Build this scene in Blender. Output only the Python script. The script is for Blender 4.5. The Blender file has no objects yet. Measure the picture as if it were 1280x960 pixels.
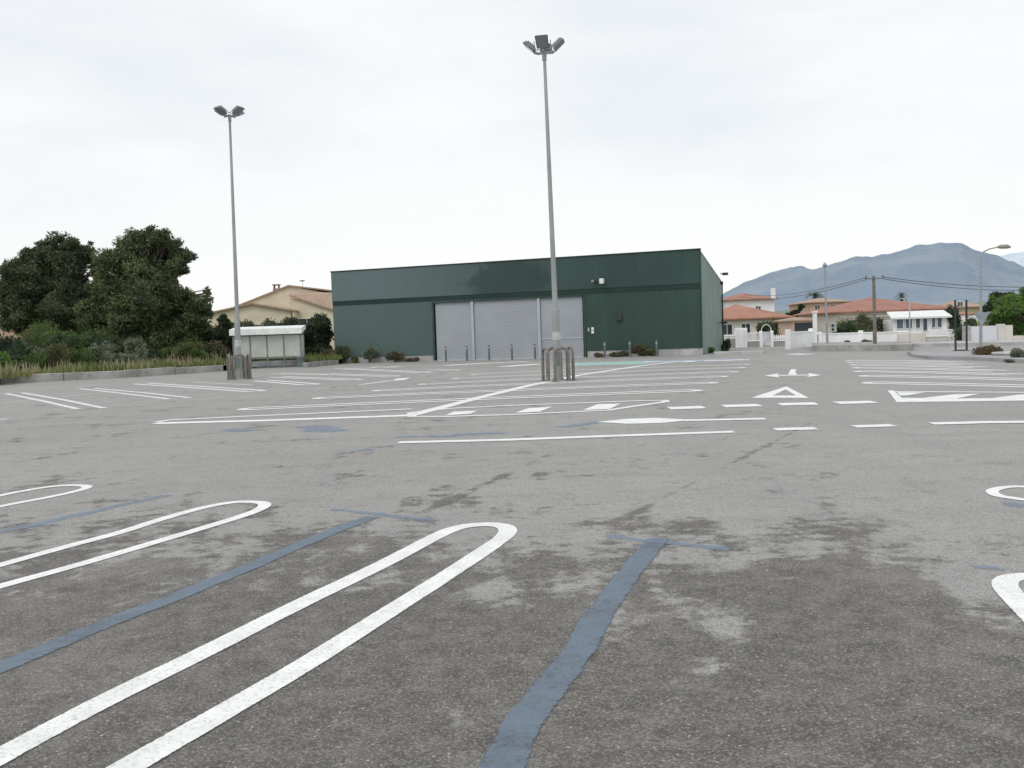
import bpy, math, random
from mathutils import Vector, Matrix, noise
R = math.radians
rnd = random.Random(7)
scene = bpy.context.scene
COL = scene.collection
scene.view_settings.view_transform = 'Standard'
scene.view_settings.look = 'None'
scene.view_settings.exposure = 0
scene.cycles.max_bounces = 6

# ------------------------------------------------------------------ camera
F = 1150.0; EYE = 1.6
pitch = math.atan(61 / F); roll = R(1.9)
fw = Vector((0, math.cos(pitch), -math.sin(pitch)))
rt = Vector((1, 0, 0)); up = rt.cross(fw)
r2 = rt * math.cos(roll) - up * math.sin(roll)
u2 = up * math.cos(roll) + rt * math.sin(roll)
cam = bpy.data.cameras.new('camera'); cam.sensor_width = 36; cam.lens = F / 1280 * 36
cam.clip_end = 20000; cam.clip_start = 0.05
co = bpy.data.objects.new('camera', cam); COL.objects.link(co)
co.matrix_world = Matrix(((r2.x, u2.x, -fw.x, 0), (r2.y, u2.y, -fw.y, 0), (r2.z, u2.z, -fw.z, EYE), (0, 0, 0, 1)))
scene.camera = co

def ray(px, py): return fw * F + r2 * (px - 640) - u2 * (py - 480)
def P(px, py, z=0.0):                      # survey: picture point -> point on level z
    d = ray(px, py); t = (z - EYE) / d.z
    return Vector((d.x * t, d.y * t, z))
def W(px, py, Y):                          # survey: picture point -> point at distance Y
    d = ray(px, py); t = Y / d.y
    return Vector((d.x * t, Y, EYE + d.z * t))
def XW(px, Y, py=430): return W(px, py, Y).x
def ZW(px, py, Y): return W(px, py, Y).z

# ------------------------------------------------------------------ materials
MATS = {}
def newmat(name):
    m = bpy.data.materials.new(name); m.use_nodes = True
    nt = m.node_tree; b = nt.nodes['Principled BSDF']
    b.inputs['Specular IOR Level'].default_value = 0.3
    return m, nt, b
def nd(nt, t, **kw):
    n = nt.nodes.new(t)
    for k, v in kw.items(): setattr(n, k, v)
    return n
def coords(nt, scale=(1, 1, 1)):
    tc = nd(nt, 'ShaderNodeTexCoord'); mp = nd(nt, 'ShaderNodeMapping')
    mp.inputs['Scale'].default_value = scale
    nt.links.new(tc.outputs['Object'], mp.inputs[0]); return mp.outputs[0]
def noi(nt, vec, scale, detail=4, rough=.55):
    n = nd(nt, 'ShaderNodeTexNoise'); n.inputs['Scale'].default_value = scale
    n.inputs['Detail'].default_value = detail; n.inputs['Roughness'].default_value = rough
    nt.links.new(vec, n.inputs['Vector']); return n.outputs['Fac']
def mth(nt, op, a, b=None, c=None, clamp=False):
    n = nd(nt, 'ShaderNodeMath', operation=op); n.use_clamp = clamp
    for i, v in enumerate((a, b, c)):
        if v is None: continue
        if isinstance(v, (int, float)): n.inputs[i].default_value = v
        else: nt.links.new(v, n.inputs[i])
    return n.outputs[0]
def mixc(nt, f, a, b, mode='MIX'):
    n = nd(nt, 'ShaderNodeMix', data_type='RGBA', blend_type=mode)
    for i, v in ((0, f), (6, a), (7, b)):
        if isinstance(v, (int, float)): n.inputs[i].default_value = v
        elif isinstance(v, tuple): n.inputs[i].default_value = (*v, 1)
        else: nt.links.new(v, n.inputs[i])
    return n.outputs[2]
def ramp(nt, f, a, b):
    n = nd(nt, 'ShaderNodeMapRange', interpolation_type='SMOOTHSTEP')
    n.inputs[1].default_value = a; n.inputs[2].default_value = b
    nt.links.new(f, n.inputs[0]); return n.outputs[0]
def bump(nt, b, h, strength, dist):
    n = nd(nt, 'ShaderNodeBump'); n.inputs['Strength'].default_value = strength; n.inputs['Distance'].default_value = dist
    nt.links.new(h, n.inputs['Height']); nt.links.new(n.outputs[0], b.inputs['Normal'])

def M(name, col, rough=.7, var=.25, scale=1.5, metal=0, dirt=None, sc=(1, 1, 1), bmp=0, spec=.3, fine=None):
    if name in MATS: return MATS[name]
    m, nt, b = newmat(name)
    v = coords(nt, sc); n1 = noi(nt, v, scale, 5)
    dark = tuple(c * (1 - var) for c in col); light = tuple(min(1, c * (1 + var * .6)) for c in col)
    f = ramp(nt, n1, .3, .7)
    c = mixc(nt, f, dark, light)
    if dirt:
        n2 = noi(nt, v, scale * 3.3, 6, .7); c = mixc(nt, mth(nt, 'MULTIPLY', ramp(nt, n2, .48, .75), .7), c, dirt)
    if fine:
        n3 = noi(nt, v, fine, 2); c = mixc(nt, mth(nt, 'MULTIPLY', n3, .35), c, dark)
    nt.links.new(c, b.inputs['Base Color'])
    b.inputs['Roughness'].default_value = rough; b.inputs['Metallic'].default_value = metal
    b.inputs['Specular IOR Level'].default_value = spec
    if bmp: bump(nt, b, noi(nt, v, scale * 12, 3), bmp, .02)
    MATS[name] = m; return m

def leafmat(name, a, bcol, scale=.6, trans=.12):
    m, nt, b = newmat(name)
    v = coords(nt); n1 = ramp(nt, noi(nt, v, scale, 3), .35, .65)
    g = nd(nt, 'ShaderNodeNewGeometry')
    f = mth(nt, 'ADD', mth(nt, 'MULTIPLY', n1, .6), mth(nt, 'MULTIPLY', g.outputs['Random Per Island'], .4))
    c = mixc(nt, f, a, bcol)
    nt.links.new(c, b.inputs['Base Color']); b.inputs['Roughness'].default_value = .75
    b.inputs['Specular IOR Level'].default_value = .15
    tr = nd(nt, 'ShaderNodeBsdfTranslucent'); nt.links.new(c, tr.inputs[0])
    mx = nd(nt, 'ShaderNodeMixShader'); mx.inputs[0].default_value = trans
    out = nt.nodes['Material Output']
    nt.links.new(b.outputs[0], mx.inputs[1]); nt.links.new(tr.outputs[0], mx.inputs[2]); nt.links.new(mx.outputs[0], out.inputs[0])
    return m

def asphalt():
    m, nt, b = newmat('worn_asphalt')
    tc = nd(nt, 'ShaderNodeTexCoord'); v = tc.outputs['Object']
    sx = nd(nt, 'ShaderNodeSeparateXYZ'); nt.links.new(v, sx.inputs[0]); X, Y = sx.outputs[0], sx.outputs[1]
    # bare dark binder shows in the bays close by, dust covers the rest
    n1 = noi(nt, v, .75, 6, .68); n2 = noi(nt, v, 3.1, 6, .75)
    near = ramp(nt, Y, 9.6, 3.2)
    # wheel tracks of the lane stay a little darker, the strip right of them lighter
    lane = mth(nt, 'MULTIPLY', ramp(nt, mth(nt, 'ABSOLUTE', mth(nt, 'SUBTRACT', mth(nt, 'SUBTRACT', X, mth(nt, 'MULTIPLY', Y, .34)), .15)), .75, .1), ramp(nt, Y, 12.5, 6))
    pale = mth(nt, 'MULTIPLY', ramp(nt, mth(nt, 'SUBTRACT', X, mth(nt, 'MULTIPLY', Y, .27)), .45, 1.3), ramp(nt, Y, 3.9, 5.3))
    leftd = mth(nt, 'MULTIPLY', ramp(nt, X, .2, -1.4), ramp(nt, Y, 11.5, 6.2))
    s = mth(nt, 'ADD', mth(nt, 'MULTIPLY', n1, 1.0), mth(nt, 'MULTIPLY', n2, .85)); s = mth(nt, 'SUBTRACT', s, .425)
    s = mth(nt, 'ADD', s, mth(nt, 'MULTIPLY', near, .33))
    s = mth(nt, 'ADD', s, mth(nt, 'MULTIPLY', lane, .06))
    s = mth(nt, 'ADD', s, mth(nt, 'MULTIPLY', leftd, .09))
    s = mth(nt, 'SUBTRACT', s, mth(nt, 'MULTIPLY', pale, .15))
    sA = P(792, 642); sB = P(960, 556)
    def seam(A, B, w_, y0, y1):
        k = (B.x - A.x) / (B.y - A.y)
        q = mth(nt, 'ABSOLUTE', mth(nt, 'SUBTRACT', mth(nt, 'SUBTRACT', X, A.x), mth(nt, 'MULTIPLY', mth(nt, 'SUBTRACT', Y, A.y), k)))
        q = mth(nt, 'ADD', q, mth(nt, 'MULTIPLY', mth(nt, 'SUBTRACT', n2, .5), .5))
        return mth(nt, 'MULTIPLY', mth(nt, 'MULTIPLY', ramp(nt, q, w_, w_ * .2), ramp(nt, Y, y0, y0 + .6)), ramp(nt, Y, y1, y1 - 1.5))
    sm = mth(nt, 'MAXIMUM', seam(sA, sB, .11, sA.y - .5, sB.y + 4), seam(P(420, 690), P(640, 590), .12, 8, 13))
    s = mth(nt, 'ADD', s, mth(nt, 'MULTIPLY', sm, .14))
    d = ramp(nt, s, .585, .72)
    # broad tone in the far field
    n3 = ramp(nt, noi(nt, v, .09, 4, .6), .35, .68)
    mp = nd(nt, 'ShaderNodeMapping'); mp.inputs['Scale'].default_value = (.12, 1.6, 1); mp.inputs['Rotation'].default_value = (0, 0, R(-16))
    nt.links.new(v, mp.inputs[0]); n4 = ramp(nt, noi(nt, mp.outputs[0], .8, 5, .6), .35, .7)
    light = mixc(nt, n3, (.335, .326, .310), (.395, .388, .374))
    light = mixc(nt, mth(nt, 'MULTIPLY', n4, .42), light, (.27, .268, .268))
    n8 = ramp(nt, noi(nt, v, 2.6, 5, .7), .42, .62); light = mixc(nt, mth(nt, 'MULTIPLY', n8, .35), light, (.40, .388, .365))
    n9 = noi(nt, v, 8.5, 4, .75); light = mixc(nt, mth(nt, 'MULTIPLY', ramp(nt, n9, .44, .62), .22), light, (.25, .245, .24))
    mp2 = nd(nt, 'ShaderNodeMapping'); mp2.inputs['Scale'].default_value = (.9, .07, 1); mp2.inputs['Rotation'].default_value = (0, 0, R(18)); nt.links.new(v, mp2.inputs[0])
    n10 = ramp(nt, noi(nt, mp2.outputs[0], 1.1, 4, .6), .42, .66); light = mixc(nt, mth(nt, 'MULTIPLY', n10, .3), light, (.285, .28, .285))
    # small dark scabs
    n6 = ramp(nt, mth(nt, 'ADD', noi(nt, v, 1.9, 6, .8), mth(nt, 'MULTIPLY', ramp(nt, Y, 24, 8), .05)), .60, .66)
    light = mixc(nt, mth(nt, 'MULTIPLY', n6, .45), light, (.2, .19, .175))
    n7 = noi(nt, v, 5.5, 5, .7)
    n11 = ramp(nt, noi(nt, v, .55, 4, .6), .5, .72); n7 = mth(nt, 'ADD', n7, mth(nt, 'MULTIPLY', n11, .26)); darkc = mixc(nt, ramp(nt, n7, .3, .78), (.062, .057, .051), (.172, .160, .144))
    c = mixc(nt, mth(nt, 'MULTIPLY', d, .9), light, darkc)
    # aggregate
    vo = nd(nt, 'ShaderNodeTexVoronoi'); vo.inputs['Scale'].default_value = 120; nt.links.new(v, vo.inputs['Vector'])
    bw = nd(nt, 'ShaderNodeSeparateColor'); nt.links.new(vo.outputs['Color'], bw.inputs[0])
    g1 = bw.outputs[0]
    c = mixc(nt, mth(nt, 'MULTIPLY', ramp(nt, g1, .6, .95), .42), c, mixc(nt, bw.outputs[1], (.42, .39, .33), (.32, .32, .34)))
    c = mixc(nt, mth(nt, 'MULTIPLY', ramp(nt, g1, .42, .08), .5), c, (.055, .052, .05))
    vs = nd(nt, 'ShaderNodeTexVoronoi'); vs.inputs['Scale'].default_value = 52; nt.links.new(v, vs.inputs['Vector'])
    bs = nd(nt, 'ShaderNodeSeparateColor'); nt.links.new(vs.outputs['Color'], bs.inputs[0])
    stone = mth(nt, 'MULTIPLY', ramp(nt, bs.outputs[0], .92, .95), ramp(nt, vs.outputs['Distance'], .33, .25))
    c = mixc(nt, mth(nt, 'MULTIPLY', stone, .75), c, mixc(nt, bs.outputs[1], (.55, .53, .48), (.40, .33, .27)))
    n5 = noi(nt, v, 30, 6, .8)
    c = mixc(nt, mth(nt, 'MULTIPLY', ramp(nt, n5, .46, .72), mth(nt, 'SUBTRACT', .2, mth(nt, 'MULTIPLY', d, .06))), c, (.42, .40, .37))
    nt.links.new(c, b.inputs['Base Color']); b.inputs['Roughness'].default_value = .82
    h = mth(nt, 'ADD', g1, mth(nt, 'MULTIPLY', n5, 1.5)); bump(nt, b, h, .45, .004)
    return m

def paint(name, col, wear, base=(.3, .295, .285), see=0):
    m, nt, b = newmat(name); tc = nd(nt, 'ShaderNodeTexCoord'); v = tc.outputs['Object']
    n = mth(nt, 'ADD', mth(nt, 'MULTIPLY', noi(nt, v, 2.2, 6, .7), .55), mth(nt, 'MULTIPLY', noi(nt, v, 26, 5, .8), .45))
    f = ramp(nt, n, .72 - wear * .42, .80 - wear * .28)
    c = mixc(nt, ramp(nt, noi(nt, v, 5, 5), .3, .7), tuple(x * .86 for x in col), col)
    c = mixc(nt, mth(nt, 'MULTIPLY', f, .85), c, base)
    vo = nd(nt, 'ShaderNodeTexVoronoi'); vo.inputs['Scale'].default_value = 85; nt.links.new(v, vo.inputs['Vector'])
    bw = nd(nt, 'ShaderNodeSeparateColor'); nt.links.new(vo.outputs['Color'], bw.inputs[0])
    c = mixc(nt, mth(nt, 'MULTIPLY', ramp(nt, bw.outputs[0], .32, .0), .38), c, base)
    nt.links.new(c, b.inputs['Base Color']); b.inputs['Roughness'].default_value = .65
    bump(nt, b, mth(nt, 'ADD', bw.outputs[0], noi(nt, v, 26, 4)), .35, .004)
    if see:                                            # worn through: the asphalt shows between the remains
        tr = nd(nt, 'ShaderNodeBsdfTransparent'); mx = nd(nt, 'ShaderNodeMixShader'); out = nt.nodes['Material Output']
        ea = nd(nt, 'ShaderNodeAttribute', attribute_name='edge'); e = mth(nt, 'POWER', ea.outputs['Fac'], see[2])
        k = mth(nt, 'ADD', mth(nt, 'MULTIPLY', noi(nt, v, 2.2, 5, .7), .45), mth(nt, 'MULTIPLY', noi(nt, v, see[4], 6, .85), .55))
        k = mth(nt, 'ADD', mth(nt, 'SUBTRACT', k, .5), mth(nt, 'MULTIPLY', e, see[3]))
        nt.links.new(mth(nt, 'ADD', mth(nt, 'MULTIPLY', ramp(nt, k, see[1], see[1] + .09), 1 - see[0]), see[0]), mx.inputs[0])
        nt.links.new(b.outputs[0], mx.inputs[1]); nt.links.new(tr.outputs[0], mx.inputs[2]); nt.links.new(mx.outputs[0], out.inputs[0])
    return m

def tiles(name, a, bcol):
    m, nt, b = newmat(name); v = coords(nt)
    w = nd(nt, 'ShaderNodeTexWave', bands_direction='X'); w.inputs['Scale'].default_value = 1.25; w.inputs['Distortion'].default_value = .6
    nt.links.new(v, w.inputs['Vector'])
    n1 = noi(nt, v, .8, 5, .7); n2 = noi(nt, v, 5, 4, .7)
    c = mixc(nt, ramp(nt, n1, .3, .7), a, bcol)
    c = mixc(nt, mth(nt, 'MULTIPLY', ramp(nt, w.outputs['Fac'], .5, .05), .4), c, tuple(x * .5 for x in a))
    c = mixc(nt, mth(nt, 'MULTIPLY', ramp(nt, n2, .5, .75), .35), c, (.5, .42, .34))
    nt.links.new(c, b.inputs['Base Color']); b.inputs['Roughness'].default_value = .85
    bump(nt, b, w.outputs['Fac'], .6, .08)
    return m

MA = asphalt()
WHITE = paint('white_line_paint', (.88, .885, .875), .10, see=(0, .115, 12, .19, 45))
WORN = paint('worn_white_line_paint', (.80, .80, .79), .25, see=(0, .09, 4, .14, 9))
ROW = paint('bay_line_paint', (.84, .84, .83), .2, see=(0, .15, 4, .12, 9))
FADED = paint('faded_white_line_paint', (.68, .68, .67), .30, see=(.1, .04, 3, .14, 7))
BLUEP = paint('blue_grey_cover_paint', (.165, .215, .27), .62, (.10, .12, .14), see=(.06, .075, 7, .22, 34))
BLUEF = paint('faded_blue_grey_cover_paint', (.25, .34, .45), .3, (.24, .28, .33), see=(.5, .05, 3, .25, 6))
TURQ = paint('turquoise_line_paint', (.42, .66, .61), .4, see=(.15, .06, 3, .2, 3))
BLUEB = paint('blue_bay_paint', (.44, .56, .70), .4, see=(.15, .06, 3, .2, 3))

# ------------------------------------------------------------------ mesh helpers
class MB:
    def __init__(s): s.v = []; s.f = []; s.mi = []; s.cur = 0
    def add(s, vs, fs):
        o = len(s.v); s.v += [tuple(p) for p in vs]
        for f in fs: s.f.append(tuple(i + o for i in f)); s.mi.append(s.cur)
    def box(s, x0, x1, y0, y1, z0, z1, M4=None):
        vs = [Vector((x, y, z)) for z in (z0, z1) for y in (y0, y1) for x in (x0, x1)]
        if M4: vs = [M4 @ p for p in vs]
        s.add(vs, [(0, 2, 3, 1), (4, 5, 7, 6), (0, 1, 5, 4), (2, 6, 7, 3), (0, 4, 6, 2), (1, 3, 7, 5)])
    def bbox(s, x0, x1, y0, y1, z0, z1, b=.02):          # bevelled box (top edges and corners chamfered)
        ring = lambda z, i: [(x0 + i, y0 + i, z), (x1 - i, y0 + i, z), (x1 - i, y1 - i, z), (x0 + i, y1 - i, z)]
        def oct_(z, i, c):
            return [(x0 + i + c, y0 + i, z), (x1 - i - c, y0 + i, z), (x1 - i, y0 + i + c, z), (x1 - i, y1 - i - c, z),
                    (x1 - i - c, y1 - i, z), (x0 + i + c, y1 - i, z), (x0 + i, y1 - i - c, z), (x0 + i, y0 + i + c, z)]
        L = [oct_(z0, 0, b), oct_(z1 - b, 0, b), oct_(z1, b, b)]
        vs = [p for l in L for p in l]; fs = []
        for k in range(2):
            for i in range(8): j = (i + 1) % 8; fs.append((k * 8 + i, k * 8 + j, k * 8 + 8 + j, k * 8 + 8 + i))
        fs.append(tuple(16 + i for i in range(8))); fs.append(tuple(7 - i for i in range(8))); s.add(vs, fs)
    def tube(s, pts, rad, n=10, cap=True):
        pts = [Vector(p) for p in pts]
        if isinstance(rad, (int, float)): rad = [rad] * len(pts)
        vs = []; ref = None
        for i, p in enumerate(pts):
            a = pts[max(0, i - 1)]; b = pts[min(len(pts) - 1, i + 1)]; t = (b - a).normalized()
            if ref is None: ref = Vector((1, 0, 0)) if abs(t.x) < .8 else Vector((0, 1, 0))
            u = (ref - t * ref.dot(t)).normalized(); w = t.cross(u); ref = u
            for k in range(n):
                an = 2 * math.pi * k / n; vs.append(p + (u * math.cos(an) + w * math.sin(an)) * rad[i])
        fs = []
        for i in range(len(pts) - 1):
            for k in range(n):
                j = (k + 1) % n; fs.append((i * n + k, i * n + j, i * n + n + j, i * n + n + k))
        if cap: fs.append(tuple(range(n))[::-1]); fs.append(tuple((len(pts) - 1) * n + k for k in range(n)))
        s.add(vs, fs)
    def prism(s, poly, y0, y1):                          # polygon in xz extruded in y
        n = len(poly)
        vs = [(x, y0, z) for x, z in poly] + [(x, y1, z) for x, z in poly]
        s.add(vs, [tuple(range(n)), tuple(range(2 * n - 1, n - 1, -1))] + [(i, i + n, (i + 1) % n + n, (i + 1) % n) for i in range(n)])
    def build(s, name, mats, parent=None, smooth=False):
        me = bpy.data.meshes.new(name); me.from_pydata(s.v, [], s.f)
        if not isinstance(mats, (list, tuple)): mats = [mats]
        for m in mats: me.materials.append(m)
        if len(mats) > 1: me.polygons.foreach_set('material_index', s.mi)
        if smooth:
            me.polygons.foreach_set('use_smooth', [True] * len(me.polygons))
            try: me.set_sharp_from_angle(angle=R(35))
            except Exception: pass
        me.update()
        o = bpy.data.objects.new(name, me); COL.objects.link(o)
        if parent: o.parent = parent
        return o
def tag(o, label=None, cat=None, group=None, kind=None):
    if label: o['label'] = label
    if cat: o['category'] = cat
    if group: o['group'] = group
    if kind: o['kind'] = kind
    return o
def thing(name, label, cat, loc=(0, 0, 0), rz=0, group=None):
    o = bpy.data.objects.new(name, None); COL.objects.link(o); o.location = loc; o.rotation_euler = (0, 0, rz)
    o.empty_display_size = .2
    return tag(o, label, cat, group)
def copy_tree(o, parent=None):
    c = o.copy(); COL.objects.link(c); c.parent = parent
    for ch in list(o.children): copy_tree(ch, c)
    return c
def box(name, m, parent, *a, **k):
    b = MB(); b.box(*a, **k); return b.build(name, m, parent)

# ------------------------------------------------------------------ ground sheets
def sheet(name, pts, z, m, label, thick=0):
    b = MB(); n = len(pts)
    b.add([(p[0], p[1], z) for p in pts], [tuple(range(n))])
    o = b.build(name, m)
    if o.data.polygons[0].normal.z < 0: o.data.flip_normals()
    return tag(o, label, kind='structure')
M_earth = M('dry_earth_and_grass', (.17, .17, .09), .95, .45, .05, dirt=(.10, .13, .05))
sheet('ground', [(-9000, -200), (9000, -200), (9000, 9000), (-9000, 9000)], -.03, M_earth, 'open dry ground beyond the car park')
sheet('car_park_asphalt', [(-75, -30), (90, -30), (90, 77), (-75, 77)], 0, MA, 'worn grey asphalt of the empty car park')

# road markings ---------------------------------------------------------------
ZM = .005
def ribbon(b, pts, w, z=ZM, jit=0, seed=0):
    pts = [Vector((p[0], p[1], 0)) for p in pts]
    rr = random.Random(seed)
    if jit:                                            # hand-painted, ragged edges
        q = []
        for a, c in zip(pts[:-1], pts[1:]):
            n = max(1, int((c - a).length / .07))
            q += [a.lerp(c, i / n) for i in range(n)]
        pts = q + [pts[-1]]
    L = []; Rr = []
    for i, p in enumerate(pts):
        a = pts[max(0, i - 1)]; c = pts[min(len(pts) - 1, i + 1)]; t = (c - a).normalized(); n = Vector((-t.y, t.x, 0))
        j1 = j2 = 0
        if jit:
            j1 = jit * (noise.noise(p * 3.7 + Vector((seed, 0, 0))) * 1.6 + rr.uniform(-.35, .35))
            j2 = jit * (noise.noise(p * 3.7 + Vector((seed, 9, 0))) * 1.6 + rr.uniform(-.35, .35))
        L.append(p + n * (w / 2 + j1)); Rr.append(p - n * (w / 2 + j2))
    n = len(pts); vs = [(p.x, p.y, z) for p in L] + [((p.x + q.x) / 2, (p.y + q.y) / 2, z) for p, q in zip(L, Rr)] + [(p.x, p.y, z) for p in Rr]
    b.add(vs, [(i + k, i + n + k, i + n + 1 + k, i + 1 + k) for k in (0, n) for i in range(n - 1)])
    e = []
    tot = sum((pts[i + 1] - pts[i]).length for i in range(n - 1)); run = 0; en = []
    for i in range(n):
        if i: run += (pts[i] - pts[i - 1]).length
        en.append(max(0, 1 - min(run, tot - run) / (.5 * w)) if jit else 0)
    e = [1.0] * n + en + [1.0] * n
    b.edge = getattr(b, 'edge', []) + e
def fixn(o):
    for p in o.data.polygons:
        if p.normal.z < 0: p.flip()
    return o
def smooth_px(px, n=5):                                # Catmull-Rom through surveyed points
    q = [Vector((a[0], a[1])) for a in px]; out = []
    for i in range(len(q) - 1):
        p0 = q[max(0, i - 1)]; p1 = q[i]; p2 = q[i + 1]; p3 = q[min(len(q) - 1, i + 2)]
        for k in range(n):
            t = k / n
            out.append(.5 * ((2 * p1) + (p2 - p0) * t + (2 * p0 - 5 * p1 + 4 * p2 - p3) * t * t + (3 * p1 - p0 - 3 * p2 + p3) * t ** 3))
    return out + [q[-1]]
NM = [0]
def mark(name, px, w, m, label, curve=False, jit=0, z=ZM):
    NM[0] += 1; z += .00012 * (NM[0] % 30)
    pts = [P(a[0], a[1]) for a in (smooth_px(px) if curve else px)]
    b = MB(); ribbon(b, pts, w, z, jit, int(abs(px[0][0])) + 1)
    o = b.build(name, m); at = o.data.attributes.new('edge', 'FLOAT', 'POINT'); at.data.foreach_set('value', b.edge)
    return tag(fixn(o), label, kind='structure')
    return tag(fixn(b.build(name, m)), label, kind='structure')
def area(name, polys, m, label, z=ZM):
    b = MB()
    for k, px in enumerate(polys):
        pts = [P(*a) for a in px]; b.add([(p.x, p.y, z + k * .0008) for p in pts], [tuple(range(len(pts)))])
    return tag(fixn(b.build(name, m)), label, kind='structure')

# white bay loops painted in the foreground, surveyed then laid out as parallel-sided loops
def Z2(l, ox=0, oy=580, s=2): return [(x / s + ox, y / s + oy) for x, y in l]
LA = Z2([(-260, 870), (0, 733), (250, 600), (500, 477), (750, 351), (950, 255), (1090, 182), (1150, 159), (1215, 152), (1262, 158), (1266, 176), (1225, 208), (1100, 290), (950, 385), (750, 510), (550, 627), (320, 760), (60, 915)])
mark('parking_bay_loop', LA, .155, WHITE, 'nearest long white bay loop with round end, bottom left', True)
LB = Z2([(-320, 345), (-150, 298), (0, 254), (150, 212), (300, 172), (400, 140), (500, 112), (580, 97), (636, 96), (662, 102), (640, 118), (560, 145), (400, 193), (200, 252), (0, 307), (-150, 352), (-320, 405)])
mark('parking_bay_loop', LB, .13, WHITE, 'second white bay loop from the front, left side', True)
LC = Z2([(-300, 150), (0, 80), (60, 68), (130, 57), (190, 54), (218, 58), (190, 69), (100, 88), (0, 107), (-300, 170)])
mark('parking_bay_loop', LC, .12, WHITE, 'third white bay loop from the front, far left', True)
LD = [(1420, 612), (1290, 609), (1262, 609), (1246, 611.5), (1240, 615), (1248, 620), (1272, 624), (1300, 628), (1420, 650)]
mark('parking_bay_loop', LD, .11, WHITE, 'small looking white bay loop end at the right edge', True)
LE = [(1440, 722), (1310, 720), (1278, 721.5), (1262, 724), (1256, 730), (1262, 741), (1280, 760), (1305, 785), (1400, 880)]
mark('parking_bay_loop', LE, .15, WHITE, 'thick white bay loop corner cut by the right edge', True)

# blue-grey paint that covers former lines
B1 = Z2([(-120, 560), (0, 510), (120, 462), (250, 405), (400, 348), (600, 268), (750, 203), (850, 162), (935, 132)])
mark('covered_old_line', B1, .17, BLUEP, 'long blue grey covered line between the white loops', jit=.009, z=.003)
mark('covered_old_line', Z2([(820, 112), (950, 126), (1100, 143)]), .16, BLUEF, 'pale blue cross bar at the end of the long covered line', jit=.02, z=.0035)
B2 = Z2([(-90, 960), (-30, 850), (20, 740), (90, 645), (165, 550), (230, 440), (300, 345), (368, 265)], 640, 540)
mark('covered_old_line', B2, .18, BLUEP, 'broad blue grey covered line in the middle foreground', jit=.009, z=.003)
mark('covered_old_line', Z2([(225, 260), (390, 278), (550, 295)], 640, 540), .15, BLUEF, 'blue cross bar topping the middle covered line', jit=.02, z=.0035)
mark('covered_old_line', [(-30, 672), (60, 652), (140, 634), (215, 618)], .22, BLUEF, 'faint blue trace between the second and third loops', jit=.03, z=.003)
for a in (([(1194, 575), (1216, 574)], .42, 'small blue patch on the lane at right'), ([(1203, 709), (1262, 716)], .2, 'blue smear left of the thick white loop corner'),
          ([(1243, 627), (1290, 634)], .26, 'blue patch under the small loop end at right'), ([(280, 536), (312, 540)], .7, 'pale blue patch left of the mid car park'),
          ([(385, 531), (418, 541)], .9, 'light blue patch below the long thick line'), ([(490, 547), (640, 541)], .35, 'blue strip above the long thin line'),
          ([(700, 535), (760, 526)], .5, 'bluish patch left of the white diamond'), ([(440, 564), (470, 561)], .3, 'blue dab left of the thin line')):
    mark('covered_patch', a[0], a[1], BLUEF, a[2], jit=.12, z=.003)

def hairpin(px, w, sep, m, label, both=False, end=0):
    pts = [P(*a) for a in px]; pts = [Vector((p.x, p.y, 0)) for p in pts]
    if end: pts = pts[::-1]
    L = []; Q = []
    for i, p in enumerate(pts):
        t = (pts[min(len(pts) - 1, i + 1)] - pts[max(0, i - 1)]).normalized(); n = Vector((-t.y, t.x, 0)); L.append(p + n * sep / 2); Q.append(p - n * sep / 2)
    t = (pts[-1] - pts[-2]).normalized(); n = Vector((-t.y, t.x, 0)); cap = [pts[-1] + n * sep / 2 * math.cos(a) + t * sep / 2 * math.sin(a) for a in [math.pi * k / 8 for k in range(1, 8)]]
    path = L + cap + Q[::-1]
    if both:
        t = -(pts[1] - pts[0]).normalized(); path += [pts[0] - n * sep / 2 * math.cos(a) + t * sep / 2 * math.sin(a) for a in [math.pi * k / 8 for k in range(1, 8)]] + [L[0]]
    NM[0] += 1; b = MB(); ribbon(b, path, w, ZM + .00012 * (NM[0] % 30)); o = b.build('parking_bay_loop', m)
    at = o.data.attributes.new('edge', 'FLOAT', 'POINT'); at.data.foreach_set('value', b.edge); return tag(fixn(o), label, kind='structure')
# mid field
mark('edge_line', [(498, 553.5), (640, 550), (760, 545.5), (917, 540)], .27, WHITE, 'long thin white edge line across the lane mouth')
mark('edge_line', [(193, 529.5), (330, 526), (515, 519.5)], .42, WHITE, 'long thick white line across the left bays')
mark('edge_line', [(195, 528), (212, 525.3), (300, 521), (515, 511.5)], .24, ROW, 'thin upper companion of the thick left line')
mark('edge_line', [(515, 519), (560, 507.5), (600, 497), (660, 482.5), (722, 469.5), (800, 457.5), (850, 451.5)], .34, ROW, 'white diagonal line running past the near mast')
isl = [(515, 516), (560, 511), (640, 507), (720, 504.3), (800, 501.2), (832, 500.8), (832, 502.6), (790, 508.5), (760, 513.2), (640, 518.6), (560, 521), (515, 521)]
mark('island_outline', isl + [isl[0]], .22, ROW, 'thin outline of the hatched island left of the lane')
for i, q in enumerate(([(556, 519.8), (588, 517.5), (597, 513.6), (567, 515)], [(644, 516.4), (674, 515), (691, 508.6), (660, 510.6)], [(728, 513), (762, 511.6), (776, 504.8), (747, 505.6)])):
    area('island_hatch', [q], WHITE, ('left', 'middle', 'right')[i] + ' white block inside the hatched island', .007)
rows = [((319, 511, 858, 488.6), .20), ((409, 497.5, 880, 479), .22), ((481, 488, 895, 471), .22), ((537, 480, 909, 465.2), .24), ((578, 473, 919, 460), .24), ((600, 467.8, 926, 455.8), .26)]
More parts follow.
